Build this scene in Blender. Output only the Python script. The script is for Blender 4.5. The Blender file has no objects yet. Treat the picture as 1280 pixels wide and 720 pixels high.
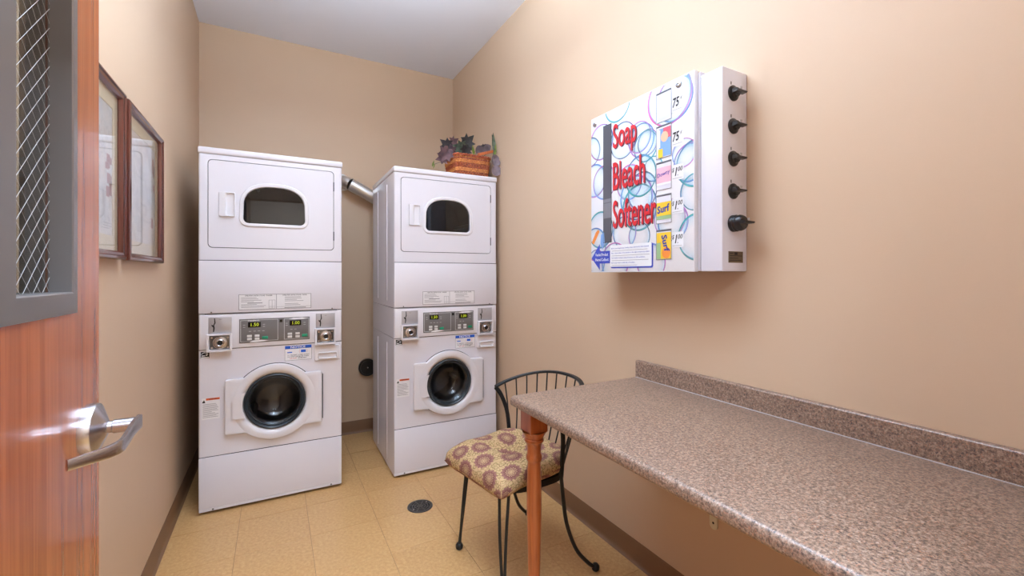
import bpy, bmesh, math, random
from mathutils import Vector, Matrix
from mathutils.geometry import tessellate_polygon

random.seed(7)
PI = math.pi
sc = bpy.context.scene
COL = sc.collection

# ------------------------------------------------------------------ camera
FPX, YAW, V0, HC = 543.87, 0.4995, 342.9, 1.296      # focal length in px, turn to the right, horizon row, eye height
cam_d = bpy.data.cameras.new('camera')
cam = bpy.data.objects.new('camera', cam_d); COL.objects.link(cam)
cam.location = (0, 0, HC)
cam.rotation_euler = (PI/2, 0, -YAW)
cam_d.sensor_width = 36.0
cam_d.lens = FPX/1280*36.0
cam_d.shift_y = -(360-V0)/1280
cam_d.clip_start = 0.02
sc.camera = cam

# ------------------------------------------------------------------ world, exposure, large lights
sc.view_settings.view_transform = 'Standard'
sc.view_settings.look = 'None'
sc.view_settings.gamma = 1.0
sc.view_settings.use_curve_mapping = False
sc.view_settings.exposure = -0.14
w = bpy.data.worlds.new('world'); sc.world = w; w.use_nodes = True
w.node_tree.nodes['Background'].inputs[0].default_value = (0.88, 0.97, 1.1, 1)
w.node_tree.nodes['Background'].inputs[1].default_value = 0.7

def area(name, loc, sx, sy, power, col=(0.76, 1.0, 1.25), rot=(0, 0, 0)):
    l = bpy.data.lights.new(name, 'AREA'); l.shape = 'RECTANGLE'; l.size = sx; l.size_y = sy
    l.energy = power; l.color = col
    o = bpy.data.objects.new(name, l); COL.objects.link(o); o.location = loc; o.rotation_euler = rot
    return o
ROOM_FILL = (0.28, 1.34)          # unseen hanging lamp added as fill, shining both down and up
HALL_FILL = (0.25, -0.75)  # unseen corridor lamp behind the camera, added for brightness
area('room_fill_down', (ROOM_FILL[0], ROOM_FILL[1], 2.555), 0.26, 1.3, 11)
area('room_fill_up', (ROOM_FILL[0], ROOM_FILL[1], 2.640), 0.26, 1.3, 84, rot=(PI, 0, 0))
area('hall_fill', (HALL_FILL[0], HALL_FILL[1], 2.62), 1.16, 0.56, 118, col=(0.75, 1.0, 1.30))

# ------------------------------------------------------------------ room numbers (metres)
XL, XR, YB, YF, HZ = -0.466, 1.425, 3.735, 0.06, 3.07

def ray(u, v):
    r = (u-640)/FPX; s, c = math.sin(YAW), math.cos(YAW)
    return Vector((s+r*c, c-r*s, -(v-V0)/FPX))
def on_x(u, v, x): d = ray(u, v); return Vector((0, 0, HC))+d*(x/d.x)
def on_y(u, v, y): d = ray(u, v); return Vector((0, 0, HC))+d*(y/d.y)

# ------------------------------------------------------------------ materials
def srgb(r, g, b):
    f = lambda c: (c/255/12.92) if c/255 <= 0.04045 else ((c/255+0.055)/1.055)**2.4
    return (f(r), f(g), f(b), 1)
class NT:
    def __init__(s, name):
        s.m = bpy.data.materials.new(name); s.m.use_nodes = True; s.t = s.m.node_tree
        s.b = s.t.nodes['Principled BSDF']; s.out = s.t.nodes['Material Output']
    def n(s, typ, **kw):
        nd = s.t.nodes.new(typ)
        for k, v in kw.items(): setattr(nd, k, v)
        return nd
    def l(s, a, b): s.t.links.new(a, b)
    def math(s, op, a, b=None):
        nd = s.n('ShaderNodeMath', operation=op)
        for i, x in enumerate((a, b)):
            if x is None: continue
            if isinstance(x, (int, float)): nd.inputs[i].default_value = x
            else: s.l(x, nd.inputs[i])
        return nd.outputs[0]
    def ramp(s, fac, stops, interp='LINEAR'):
        r = s.n('ShaderNodeValToRGB'); r.color_ramp.interpolation = interp
        e = r.color_ramp.elements
        while len(e) < len(stops): e.new(0.5)
        for i, (p_, c) in enumerate(stops): e[i].position = p_; e[i].color = c
        s.l(fac, r.inputs[0]); return r.outputs[0]
    def mix(s, fac, a, b, blend='MIX'):
        m = s.n('ShaderNodeMix', data_type='RGBA', blend_type=blend)
        for sock, x in ((m.inputs[0], fac), (m.inputs[6], a), (m.inputs[7], b)):
            if isinstance(x, (int, float)): sock.default_value = x
            elif isinstance(x, tuple): sock.default_value = x
            else: s.l(x, sock)
        return m.outputs[2]
    def coords(s, scale=(1, 1, 1), rot=(0, 0, 0), kind='Object'):
        tc = s.n('ShaderNodeTexCoord'); mp = s.n('ShaderNodeMapping')
        mp.inputs['Scale'].default_value = scale; mp.inputs['Rotation'].default_value = rot
        s.l(tc.outputs[kind], mp.inputs[0]); return mp.outputs[0]
    def noise(s, vec, scale, detail=2, rough=0.5):
        nn = s.n('ShaderNodeTexNoise'); nn.inputs['Scale'].default_value = scale
        nn.inputs['Detail'].default_value = detail; nn.inputs['Roughness'].default_value = rough
        s.l(vec, nn.inputs['Vector']); return nn.outputs['Fac']
    def bump(s, h, strength=0.1, dist=0.01):
        bp = s.n('ShaderNodeBump'); bp.inputs['Strength'].default_value = strength; bp.inputs['Distance'].default_value = dist
        s.l(h, bp.inputs['Height']); s.l(bp.outputs[0], s.b.inputs['Normal'])
M = {}
def plain(name, col, rough=0.5, metal=0.0, coat=0.0, spec=0.5, emit=None, estr=0):
    t = NT(name); b = t.b
    b.inputs['Base Color'].default_value = col; b.inputs['Roughness'].default_value = rough
    b.inputs['Metallic'].default_value = metal; b.inputs['Coat Weight'].default_value = coat
    b.inputs['Coat Roughness'].default_value = 0.08
    b.inputs['Specular IOR Level'].default_value = spec
    if emit: b.inputs['Emission Color'].default_value = emit; b.inputs['Emission Strength'].default_value = estr
    M[name] = t.m; return t
def painted_wall(name, col):
    t = plain(name, col, 0.55, spec=0.35); v = t.coords()
    n1 = t.noise(v, 1.6, 3); n2 = t.noise(v, 260, 2)
    c = t.mix(t.math('MULTIPLY', n1, 0.10), col, tuple(x*0.8 for x in col[:3])+(1,))
    t.l(c, t.b.inputs['Base Color']); t.bump(n2, 0.06, 0.002)
painted_wall('wall_paint', srgb(206, 176, 147))
painted_wall('ceiling_paint', srgb(238, 239, 246))
plain('cove_base', srgb(124, 88, 60), 0.45)
# vinyl tile
t = plain('vinyl_tile', srgb(205, 160, 104), 0.38, coat=0.12); v = t.coords()
n1 = t.noise(v, 3, 4); n2 = t.noise(v, 70, 4, 0.65); n3 = t.noise(v, 170, 2)
oi = t.n('ShaderNodeObjectInfo')
c = t.ramp(n2, [(0.3, srgb(182, 134, 80)), (0.5, srgb(198, 152, 98)), (0.72, srgb(212, 170, 118))])
c = t.mix(t.math('MULTIPLY', n1, 0.35), c, srgb(190, 142, 84))
c = t.mix(t.math('MULTIPLY', oi.outputs['Random'], 0.16), c, srgb(214, 172, 118))
t.l(c, t.b.inputs['Base Color']); t.bump(n3, 0.04, 0.002)
plain('tile_joint', srgb(120, 84, 48), 0.8)
plain('enamel', srgb(226, 222, 228), 0.22, coat=0.35)
plain('enamel_plastic', srgb(228, 224, 228), 0.3, coat=0.1)
plain('seam_dark', srgb(38, 36, 38), 0.7)
plain('rubber', srgb(48, 54, 60), 0.35)
plain('black_plastic', srgb(24, 23, 25), 0.35)
plain('dark_drum', srgb(70, 70, 74), 0.42, metal=0.5)
plain('steel_drum', srgb(130, 128, 128), 0.32, metal=0.9)
plain('steel', srgb(176, 176, 182), 0.28, metal=1.0)
plain('satin_chrome', srgb(196, 194, 198), 0.26, metal=1.0)
plain('chrome_dark', srgb(120, 118, 116), 0.3, metal=1.0)
plain('silver_plate', srgb(184, 182, 186), 0.35, metal=0.55)
plain('galvanised', srgb(206, 204, 202), 0.36, metal=0.95)
plain('display_grey', srgb(112, 108, 106), 0.4)
plain('line_grey', srgb(190, 188, 188), 0.5)
plain('print_grey', srgb(150, 145, 148), 0.6)
plain('print_black', srgb(30, 28, 30), 0.6)
plain('print_white', srgb(240, 240, 242), 0.5)
plain('label_white', srgb(232, 229, 230), 0.45)
plain('notice_blue', srgb(28, 92, 200), 0.45)
plain('instruction_blue', srgb(56, 72, 176), 0.45)
plain('print_red', srgb(206, 40, 46), 0.4)
plain('print_shadow', srgb(92, 40, 60), 0.5)
plain('warning_orange', srgb(222, 96, 40), 0.5)
plain('button_white', srgb(214, 212, 210), 0.4)
plain('button_green', srgb(30, 146, 108), 0.4)
plain('display_black', srgb(16, 17, 14), 0.2)
plain('digit', srgb(190, 205, 40), 0.5, emit=srgb(190, 210, 30), estr=0.45)
plain('dispenser_white', srgb(232, 230, 240), 0.3, coat=0.2)
plain('dispenser_print', srgb(240, 240, 244), 0.25, coat=0.3)
plain('slot_grey', srgb(86, 84, 90), 0.3)
plain('slot_light', srgb(126, 124, 130), 0.35)
plain('window_back', srgb(226, 224, 234), 0.5)
plain('pack_pink', srgb(236, 178, 192), 0.45)
plain('pack_yellow', srgb(238, 196, 52), 0.45)
plain('pack_blue', srgb(126, 164, 216), 0.45)
plain('pack_red', srgb(206, 84, 104), 0.45)
plain('pack_orange', srgb(236, 140, 60), 0.45)
plain('pack_navy', srgb(36, 56, 150), 0.45)
plain('pack_green', srgb(150, 178, 130), 0.45)
plain('pack_peach', srgb(232, 186, 150), 0.45)
plain('ghost_text', srgb(218, 218, 232), 0.5)
plain('iron', srgb(34, 35, 36), 0.38, metal=0.35)
plain('brass_plate', srgb(120, 106, 88), 0.4, metal=0.7)
plain('beige_plastic', srgb(206, 190, 160), 0.45)
plain('bronze_metal', srgb(134, 128, 126), 0.38, metal=0.6)
plain('mat_board', srgb(226, 210, 178), 0.7)
plain('added_lamp_housing', srgb(235, 235, 235), 0.5)
plain('added_lamp_diffuser', srgb(250, 250, 250), 0.5, emit=(1, 0.97, 0.985, 1), estr=3.0)  # glowing faces of the added fill lamps
plain('drain_dark', srgb(20, 20, 20), 0.6)
plain('drain_iron', srgb(100, 95, 90), 0.38, metal=0.8)
plain('ivory', srgb(216, 206, 180), 0.45)
# wood
def wood(name, c1, c2, c3, axis='z', rough=0.3, coat=0.35, sc_=1.0):
    t = plain(name, c1, rough, coat=coat)
    k = {'z': (14, 14, 0.7), 'y': (14, 0.7, 14)}[axis]
    v = t.coords(tuple(a*sc_ for a in k))
    n = t.noise(v, 1.6, 4, 0.6); big = t.noise(v, 0.35, 2)
    wv = t.n('ShaderNodeTexWave', wave_type='BANDS', bands_direction='Y' if axis == 'z' else 'Z')
    wv.inputs['Scale'].default_value = 0.35; wv.inputs['Distortion'].default_value = 14.0
    wv.inputs['Detail'].default_value = 2.0; wv.inputs['Detail Scale'].default_value = 0.6
    t.l(v, wv.inputs['Vector'])
    v2 = t.coords(tuple(a*sc_*(7 if a > 1 else 1.6) for a in k)); pores = t.noise(v2, 2.0, 3, 0.6)
    c = t.ramp(n, [(0.3, c2), (0.5, c1), (0.75, c3)])
    c = t.mix(t.math('MULTIPLY', t.ramp(wv.outputs['Fac'], [(0.0, (1, 1, 1, 1)), (0.16, (0, 0, 0, 1))]), 0.55), c, c2)
    c = t.mix(t.math('MULTIPLY', big, 0.35), c, c3)
    c = t.mix(t.ramp(pores, [(0.52, (0, 0, 0, 1)), (0.72, (0.6, 0.6, 0.6, 1))]), c, c2)
    t.l(c, t.b.inputs['Base Color'])
wood('door_wood', srgb(178, 94, 50), srgb(138, 66, 34), srgb(192, 110, 62), rough=0.26, coat=0.4)
wood('leg_wood', srgb(162, 82, 38), srgb(130, 60, 26), srgb(176, 98, 50), rough=0.3, sc_=3.0)
wood('frame_wood', srgb(92, 46, 36), srgb(62, 28, 24), srgb(108, 58, 44), rough=0.22, sc_=3.0)
wood('handle_wood', srgb(196, 98, 46), srgb(160, 72, 30), srgb(210, 118, 60), rough=0.4, coat=0.1, sc_=4.0)
# speckled laminate
t = plain('laminate', srgb(150, 124, 112), 0.36, coat=0.2); v = t.coords()
n1 = t.noise(v, 150, 4, 0.75); n2 = t.noise(t.coords((1.3, 1.1, 1.2), (0.4, 0.7, 0.2)), 190, 3, 0.7)
n3 = t.noise(t.coords((0.9, 1.3, 1.1), (1.4, 0.2, 0.9)), 210, 3, 0.7)
c = t.ramp(n1, [(0.34, srgb(84, 64, 54)), (0.47, srgb(128, 104, 88)), (0.55, srgb(150, 123, 104)), (0.70, srgb(180, 156, 138))])
c = t.mix(t.ramp(n2, [(0.54, (0, 0, 0, 1)), (0.66, (0.9, 0.9, 0.9, 1))]), c, srgb(62, 54, 54))
c = t.mix(t.ramp(n3, [(0.56, (0, 0, 0, 1)), (0.68, (0.9, 0.9, 0.9, 1))]), c, srgb(178, 124, 96))
t.l(c, t.b.inputs['Base Color'])
# cushion print: medallions and scrolls
t = plain('cushion_print', srgb(206, 176, 118), 0.85, spec=0.2)
v = t.coords((8.6, 8.6, 0.0), (0, 0, 0.6), 'UV')
vo = t.n('ShaderNodeTexVoronoi', voronoi_dimensions='2D'); vo.inputs['Scale'].default_value = 1.0; vo.inputs['Randomness'].default_value = 0.12
t.l(v, vo.inputs['Vector'])
sub = t.n('ShaderNodeVectorMath', operation='SUBTRACT'); t.l(v, sub.inputs[0]); t.l(vo.outputs['Position'], sub.inputs[1])
sx = t.n('ShaderNodeSeparateXYZ'); t.l(sub.outputs[0], sx.inputs[0])
ang = t.math('ARCTAN2', sx.outputs[1], sx.outputs[0])
pet = t.math('MULTIPLY', t.math('SINE', t.math('MULTIPLY', ang, 14.0)), 0.030)
dist = t.math('ADD', vo.outputs['Distance'], pet)
gold, wine, olive = srgb(192, 158, 114), srgb(124, 80, 72), srgb(138, 118, 76)
med = t.ramp(dist, [(0.0, gold), (0.05, wine), (0.085, gold), (0.125, wine), (0.185, gold), (0.21, wine), (0.30, srgb(140, 96, 84)), (0.40, gold)], 'CONSTANT')
vs = t.coords((44, 44, 0.0), (0, 0, 0.3), 'UV')
nz = t.n('ShaderNodeTexNoise'); nz.inputs['Scale'].default_value = 0.8; t.l(vs, nz.inputs['Vector'])
ad = t.n('ShaderNodeVectorMath', operation='ADD'); t.l(vs, ad.inputs[0]); t.l(nz.outputs['Color'], ad.inputs[1])
v3 = t.n('ShaderNodeTexVoronoi', voronoi_dimensions='2D'); t.l(ad.outputs[0], v3.inputs['Vector']); v3.inputs['Scale'].default_value = 1.0
ringy = t.math('ABSOLUTE', t.math('SUBTRACT', v3.outputs['Distance'], 0.36))
scr = t.ramp(ringy, [(0.0, olive), (0.055, olive), (0.09, gold)])
v4 = t.n('ShaderNodeTexVoronoi', voronoi_dimensions='2D', feature='DISTANCE_TO_EDGE'); t.l(vs, v4.inputs['Vector']); v4.inputs['Scale'].default_value = 0.8
scr = t.mix(t.ramp(v4.outputs['Distance'], [(0.0, (1, 1, 1, 1)), (0.05, (0, 0, 0, 1))]), scr, srgb(136, 96, 74))
outside = t.ramp(dist, [(0.40, (0, 0, 0, 1)), (0.405, (1, 1, 1, 1))])
t.l(t.mix(outside, med, scr), t.b.inputs['Base Color'])
t.bump(t.noise(t.coords(), 420, 2), 0.15, 0.002)
# wicker and leaves
def wicker(name, a, b):
    t = plain(name, a, 0.5); v = t.coords()
    t.l(t.ramp(t.noise(v, 60, 3), [(0.35, b), (0.65, a)]), t.b.inputs['Base Color'])
wicker('wicker_light', srgb(226, 150, 78), srgb(190, 108, 48))
wicker('wicker_red', srgb(190, 92, 48), srgb(140, 58, 32))
def leafmat(name, a, b):
    t = plain(name, a, 0.55); v = t.coords()
    t.l(t.ramp(t.noise(v, 28, 3), [(0.35, b), (0.65, a)]), t.b.inputs['Base Color'])
leafmat('leaf_plum', srgb(112, 82, 84), srgb(72, 50, 56))
leafmat('leaf_dark', srgb(70, 64, 66), srgb(44, 44, 44))
leafmat('leaf_green', srgb(112, 126, 108), srgb(66, 84, 70))
leafmat('leaf_mauve', srgb(136, 118, 124), srgb(100, 86, 90))
leafmat('leaf_bright', srgb(132, 148, 54), srgb(90, 112, 40))
# glass: transparent body with a mirror-like face
def glass(name, tint, ior=1.5, rough=0.02):
    t = NT(name); t.t.nodes.remove(t.b)
    tr = t.n('ShaderNodeBsdfTransparent'); tr.inputs[0].default_value = tint
    gl = t.n('ShaderNodeBsdfGlossy'); gl.inputs['Roughness'].default_value = rough
    fr = t.n('ShaderNodeFresnel'); fr.inputs['IOR'].default_value = ior
    ge = t.n('ShaderNodeNewGeometry')       # the back face of a pane mirrors like its front face
    t.l(t.math('ADD', t.math('MULTIPLY', ge.outputs['Backfacing'], 1.0/ior-ior), ior), fr.inputs['IOR'])
    mx = t.n('ShaderNodeMixShader'); t.l(fr.outputs[0], mx.inputs[0]); t.l(tr.outputs[0], mx.inputs[1]); t.l(gl.outputs[0], mx.inputs[2])
    t.l(mx.outputs[0], t.out.inputs[0]); M[name] = t.m
glass('picture_glass', (0.97, 0.97, 0.97, 1), 1.6)
glass('smoked_glass', (0.50, 0.54, 0.62, 1), 1.55)
glass('bowl_glass', (0.6, 0.62, 0.66, 1), 1.6)
glass('door_glass', (0.75, 0.78, 0.77, 1), 1.5)
glass('clear_window', (0.95, 0.95, 0.97, 1), 1.4)
# printed bubbles: colour and coverage come from the vertex colours of the print
t = NT('bubble_ink'); at = t.n('ShaderNodeVertexColor', layer_name='ink'); t.l(at.outputs['Color'], t.b.inputs['Base Color'])
t.b.inputs['Roughness'].default_value = 0.3; t.l(at.outputs['Alpha'], t.b.inputs['Alpha']); M['bubble_ink'] = t.m
# framed drawings: pale wash with pencil lines
def drawing(name, seed):
    t = plain(name, srgb(226, 222, 220), 0.75); v = t.coords((1, 1, 1), (0.1*seed, 0.2, 0.1))
    n = t.noise(v, 5.5+seed, 3); n2 = t.noise(v, 16, 4, 0.7)
    c = t.ramp(n, [(0.35, srgb(206, 210, 216)), (0.5, srgb(226, 222, 220)), (0.66, srgb(222, 206, 196))])
    c = t.mix(t.math('MULTIPLY', t.ramp(n2, [(0.52, (0, 0, 0, 1)), (0.58, (1, 1, 1, 1))]), 0.35), c, srgb(158, 156, 168))
    t.l(c, t.b.inputs['Base Color'])
drawing('drawing_a', 0.0); drawing('drawing_b', 3.0)
plain('sketch_red', srgb(160, 84, 78), 0.7); plain('sketch_grey', srgb(146, 146, 156), 0.7)

# ------------------------------------------------------------------ mesh helpers
def merge(bm, tmp, mat=None):
    me = bpy.data.meshes.new('tmp'); tmp.to_mesh(me); tmp.free()
    if mat is not None: me.transform(mat)
    bm.from_mesh(me); bpy.data.meshes.remove(me); return bm
def new(): return bmesh.new()
def box(bm, x0, x1, y0, y1, z0, z1, r=0.0, seg=2):
    t = new(); bmesh.ops.create_cube(t, size=1.0)
    for v in t.verts: v.co = Vector(((x0+x1)/2+v.co.x*(x1-x0), (y0+y1)/2+v.co.y*(y1-y0), (z0+z1)/2+v.co.z*(z1-z0)))
    if r > 0: bmesh.ops.bevel(t, geom=list(t.edges), offset=r, segments=seg, affect='EDGES', profile=0.5)
    return merge(bm, t)
def faces_from(bm, vs, fs):
    bv = [bm.verts.new(v) for v in vs]
    for f in fs:
        try: bm.faces.new([bv[i] for i in f])
        except ValueError: pass
    return bm
def frame_of(d):
    d = Vector(d).normalized(); a = Vector((0, 0, 1)) if abs(d.z) < 0.9 else Vector((1, 0, 0))
    x = a.cross(d).normalized(); return x, d.cross(x)
def smooth_path(pts, n=6):
    P = [Vector(p) for p in pts]; out = []
    for i in range(len(P)-1):
        p0, p1, p2, p3 = P[max(i-1, 0)], P[i], P[i+1], P[min(i+2, len(P)-1)]
        for k in range(n):
            s = k/n
            out.append(0.5*((2*p1)+(p2-p0)*s+(2*p0-5*p1+4*p2-p3)*s*s+(3*p1-p0-3*p2+p3)*s**3))
    return out+[P[-1]]
def tube(bm, pts, r, sides=8, caps=True, flat=None, closed=False):
    P = [Vector(p) for p in pts]; N = len(P); rings = []; prev = None
    rr = r if isinstance(r, (list, tuple)) else [r]*N
    for i in range(N):
        if closed: d = P[(i+1) % N]-P[i-1]
        else: d = P[min(i+1, N-1)]-P[max(i-1, 0)]
        d.normalize()
        if prev is None: x, y = frame_of(d)
        else:
            x = (prev-d*prev.dot(d))
            x = x.normalized() if x.length > 1e-6 else frame_of(d)[0]
            y = d.cross(x)
        prev = x; ring = []
        for k in range(sides):
            a = 2*PI*k/sides
            fx, fy = (rr[i], rr[i]) if flat is None else flat
            ring.append(bm.verts.new(P[i]+x*(math.cos(a)*fx)+y*(math.sin(a)*fy)))
        rings.append(ring)
    L = N if closed else N-1
    for i in range(L):
        A, B = rings[i], rings[(i+1) % N]
        for k in range(sides): bm.faces.new((A[k], A[(k+1) % sides], B[(k+1) % sides], B[k]))
    if caps and not closed:
        bm.faces.new(rings[0][::-1]); bm.faces.new(rings[-1])
    return bm
def lathe(bm, prof, center, axis, seg=40, cap=False):
    # prof: (radius, offset along axis)
    x, y = frame_of(axis); d = Vector(axis).normalized(); c = Vector(center); rings = []
    for r, h in prof:
        if r < 1e-6: rings.append([bm.verts.new(c+d*h)])
        else: rings.append([bm.verts.new(c+d*h+x*(math.cos(2*PI*k/seg)*r)+y*(math.sin(2*PI*k/seg)*r)) for k in range(seg)])
    for A, B in zip(rings, rings[1:]):
        for k in range(seg):
            q = (k+1) % seg
            if len(A) == 1 and len(B) == 1: continue
            if len(A) == 1: bm.faces.new((A[0], B[q], B[k]))
            elif len(B) == 1: bm.faces.new((A[k], A[q], B[0]))
            else: bm.faces.new((A[k], A[q], B[q], B[k]))
    if cap:
        for R in (rings[0], rings[-1]):
            if len(R) > 2: bm.faces.new(R)
    return bm
def sheet(bm, loops, mp, d0, d1):
    # a plate from 2-D loops (first outer, then holes), mp(a, b, d) -> point, between depths d0 (front) and d1 (back)
    tris = tessellate_polygon([[Vector((a, b, 0)) for a, b in L] for L in loops])
    flat = [p for L in loops for p in L]
    vf = [bm.verts.new(mp(a, b, d0)) for a, b in flat]
    for tr in tris: bm.faces.new([vf[i] for i in tr])
    if d1 is not None and d1 != d0:
        vb = [bm.verts.new(mp(a, b, d1)) for a, b in flat]
        for tr in tris: bm.faces.new([vb[i] for i in reversed(tr)])
        k = 0
        for L in loops:
            n = len(L)
            for i in range(n):
                a, b = k+i, k+(i+1) % n
                bm.faces.new((vf[a], vf[b], vb[b], vb[a]))
            k += n
    bmesh.ops.recalc_face_normals(bm, faces=bm.faces)
    return bm
def rrect(a0, a1, b0, b1, r, n=5):
    out = []
    for cx, cy, s in ((a1-r, b1-r, 0), (a0+r, b1-r, 1), (a0+r, b0+r, 2), (a1-r, b0+r, 3)):
        for k in range(n+1):
            an = (s+k/n)*PI/2; out.append((cx+r*math.cos(an), cy+r*math.sin(an)))
    return out
def circ(ca, cb, r, n=40): return [(ca+r*math.cos(2*PI*k/n), cb+r*math.sin(2*PI*k/n)) for k in range(n)]
def grow(loop, d):
    # offset a counter-clockwise loop outwards
    n = len(loop); out = []
    for i in range(n):
        p0, p1, p2 = Vector(loop[i-1]), Vector(loop[i]), Vector(loop[(i+1) % n])
        e1, e2 = (p1-p0), (p2-p1)
        e1 = e1.normalized() if e1.length > 1e-9 else e2.normalized()
        e2 = e2.normalized() if e2.length > 1e-9 else e1
        nn = Vector((e1.y+e2.y, -e1.x-e2.x)); nn = nn.normalized() if nn.length > 1e-9 else Vector((e1.y, -e1.x))
        q = p1+nn*d/max(0.5, nn.dot(Vector((e1.y, -e1.x)))); out.append((q.x, q.y))
    return out
def rings(bm, levels, mp, close_first=False, close_last=False):
    # levels: list of (loop, depth) with the same count, skinned one after the other
    R = [[bm.verts.new(mp(a, b, d)) for a, b in L] for L, d in levels]
    n = len(R[0])
    for A, B in zip(R, R[1:]):
        for k in range(n): bm.faces.new((A[k], A[(k+1) % n], B[(k+1) % n], B[k]))
    if close_first: bm.faces.new(R[0])
    if close_last: bm.faces.new(R[-1])
    bmesh.ops.recalc_face_normals(bm, faces=bm.faces)
    return bm
def mat_of(o):
    m = Matrix.Identity(4)
    while o is not None:
        m = Matrix.LocRotScale(o.location, o.rotation_euler, o.scale) @ m; o = o.parent
    return m
def obj(name, bm, mat, parent=None, world=False, smooth=35):
    me = bpy.data.meshes.new(name)
    if world and parent is not None: bmesh.ops.transform(bm, matrix=mat_of(parent).inverted(), verts=bm.verts)
    bm.to_mesh(me); bm.free()
    if smooth:
        me.shade_smooth(); me.set_sharp_from_angle(angle=math.radians(smooth))
    me.materials.append(M[mat])
    o = bpy.data.objects.new(name, me); COL.objects.link(o)
    if parent is not None: o.parent = parent
    return o
def thing(name, label, cat, loc=(0, 0, 0), rotz=0.0, group=None):
    o = bpy.data.objects.new(name, None); COL.objects.link(o); o.location = loc; o.rotation_euler = (0, 0, rotz)
    o.empty_display_size = 0.05
    o['label'] = label; o['category'] = cat
    if group: o['group'] = group
    return o
def tag(o, label, cat, group=None):
    o['label'] = label; o['category'] = cat
    if group: o['group'] = group
    return o
def struct(name, bm, mat, label=None, smooth=35):
    o = obj(name, bm, mat, smooth=smooth); o['kind'] = 'structure'
    if label: o['label'] = label
    return o
def text(bm, body, mp, a, b, wd, ht, d, bold=0.0, res=2, shear=0.0, rot=0.0):
    # flat lettering: left edge a, base b, fitted to wd x ht, drawn through mp(a, b, d)
    cu = bpy.data.curves.new('lettering', 'FONT'); cu.body = body; cu.resolution_u = res; cu.offset = bold; cu.shear = shear
    o = bpy.data.objects.new('lettering', cu)
    COL.objects.link(o); bpy.context.view_layer.update()
    me = bpy.data.meshes.new_from_object(o.evaluated_get(bpy.context.evaluated_depsgraph_get()))
    bpy.data.objects.remove(o); bpy.data.curves.remove(cu)
    xs = [v.co.x for v in me.vertices]; ys = [v.co.y for v in me.vertices]
    if xs:
        x0, x1, y0, y1 = min(xs), max(xs), min(ys), max(ys)
        for v in me.vertices:
            p, q = (v.co.x-x0)/max(1e-6, x1-x0)*wd, (v.co.y-y0)/max(1e-6, y1-y0)*ht
            if rot: p, q = p*math.cos(rot)-q*math.sin(rot), p*math.sin(rot)+q*math.cos(rot)
            v.co = mp(a+p, b+q, d)
        bm.from_mesh(me)
    bpy.data.meshes.remove(me); return bm
def rect(bm, mp, a0, a1, b0, b1, d):
    return faces_from(bm, [mp(a0, b0, d), mp(a1, b0, d), mp(a1, b1, d), mp(a0, b1, d)], [(0, 1, 2, 3)])
def outline(bm, mp, a0, a1, b0, b1, wd, d):
    rect(bm, mp, a0, a1, b0, b0+wd, d); rect(bm, mp, a0, a1, b1-wd, b1, d)
    rect(bm, mp, a0, a0+wd, b0+wd, b1-wd, d); rect(bm, mp, a1-wd, a1, b0+wd, b1-wd, d); return bm

# ================================================================== the room
W = 0.12
struct('wall_left', box(new(), XL-W, XL, YF, YB+W, 0, HZ), 'wall_paint')
struct('wall_right', box(new(), XR, XR+W, YF, YB+W, 0, HZ), 'wall_paint')
struct('wall_back', box(new(), XL, XR, YB, YB+W, 0, HZ), 'wall_paint')
DX0, DX1, DZ = -0.335, 0.72, 2.14
mpw = lambda a, b, d: Vector((a, d, b))
struct('wall_front', sheet(new(), [[(XL-W, 0), (DX0, 0), (DX0, DZ), (DX1, DZ), (DX1, 0), (XR+W, 0), (XR+W, HZ), (XL-W, HZ)]], mpw, YF-W, YF), 'wall_paint')
struct('ceiling', box(new(), XL-W, XR+W, YF-W, YB+W, HZ, HZ+0.1), 'ceiling_paint')
# corridor outside the door
HY = -1.75
struct('wall_corridor', box(new(), -1.8, 2.6, HY-W, HY, 0, 2.75), 'wall_paint')
struct('ceiling_corridor', box(new(), -1.8, 2.6, HY-W, YF-W, 2.75, 2.85), 'ceiling_paint')
struct('floor_corridor', box(new(), -1.8, 2.6, HY-W, YF-W, -0.06, 0.0), 'vinyl_tile')
# floor of square vinyl tiles on a dark bed
floor = struct('floor', box(new(), XL-W, XR+W, YF-W, YB+W, -0.06, -0.0025), 'tile_joint')
PITCH, SX0, SY0 = 0.3185, 0.157, 2.047
cell = {}
ix0, ix1 = math.floor((XL-SX0)/PITCH), math.ceil((XR-SX0)/PITCH)
iy0, iy1 = math.floor((YF-W-SY0)/PITCH), math.ceil((YB-SY0)/PITCH)
for i in range(ix0, ix1):
    for j in range(iy0, iy1):
        xa, xb = max(XL, SX0+i*PITCH), min(XR, SX0+(i+1)*PITCH)
        ya, yb = max(YF-W, SY0+j*PITCH), min(YB, SY0+(j+1)*PITCH)
        if xb-xa < 0.01 or yb-ya < 0.01: continue
        key = (round(xb-xa, 4), round(yb-ya, 4))
        if key not in cell:
            b = new(); g = 0.0007; hx, hy = (xb-xa)/2-g, (yb-ya)/2-g
            rings(b, [([(-hx, -hy), (hx, -hy), (hx, hy), (-hx, hy)], -0.003), ([(-hx, -hy), (hx, -hy), (hx, hy), (-hx, hy)], -0.0004),
                      ([(-hx+g, -hy+g), (hx-g, -hy+g), (hx-g, hy-g), (-hx+g, hy-g)], 0.0)], lambda a, c_, d: Vector((a, c_, d)), close_last=True)
            me = bpy.data.meshes.new('floor_tile'); b.to_mesh(me); b.free(); me.materials.append(M['vinyl_tile']); cell[key] = me
        o = bpy.data.objects.new('floor_tile', cell[key]); COL.objects.link(o); o.parent = floor
        o.location = ((xa+xb)/2, (ya+yb)/2, random.uniform(-0.0002, 0.0002))
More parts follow.
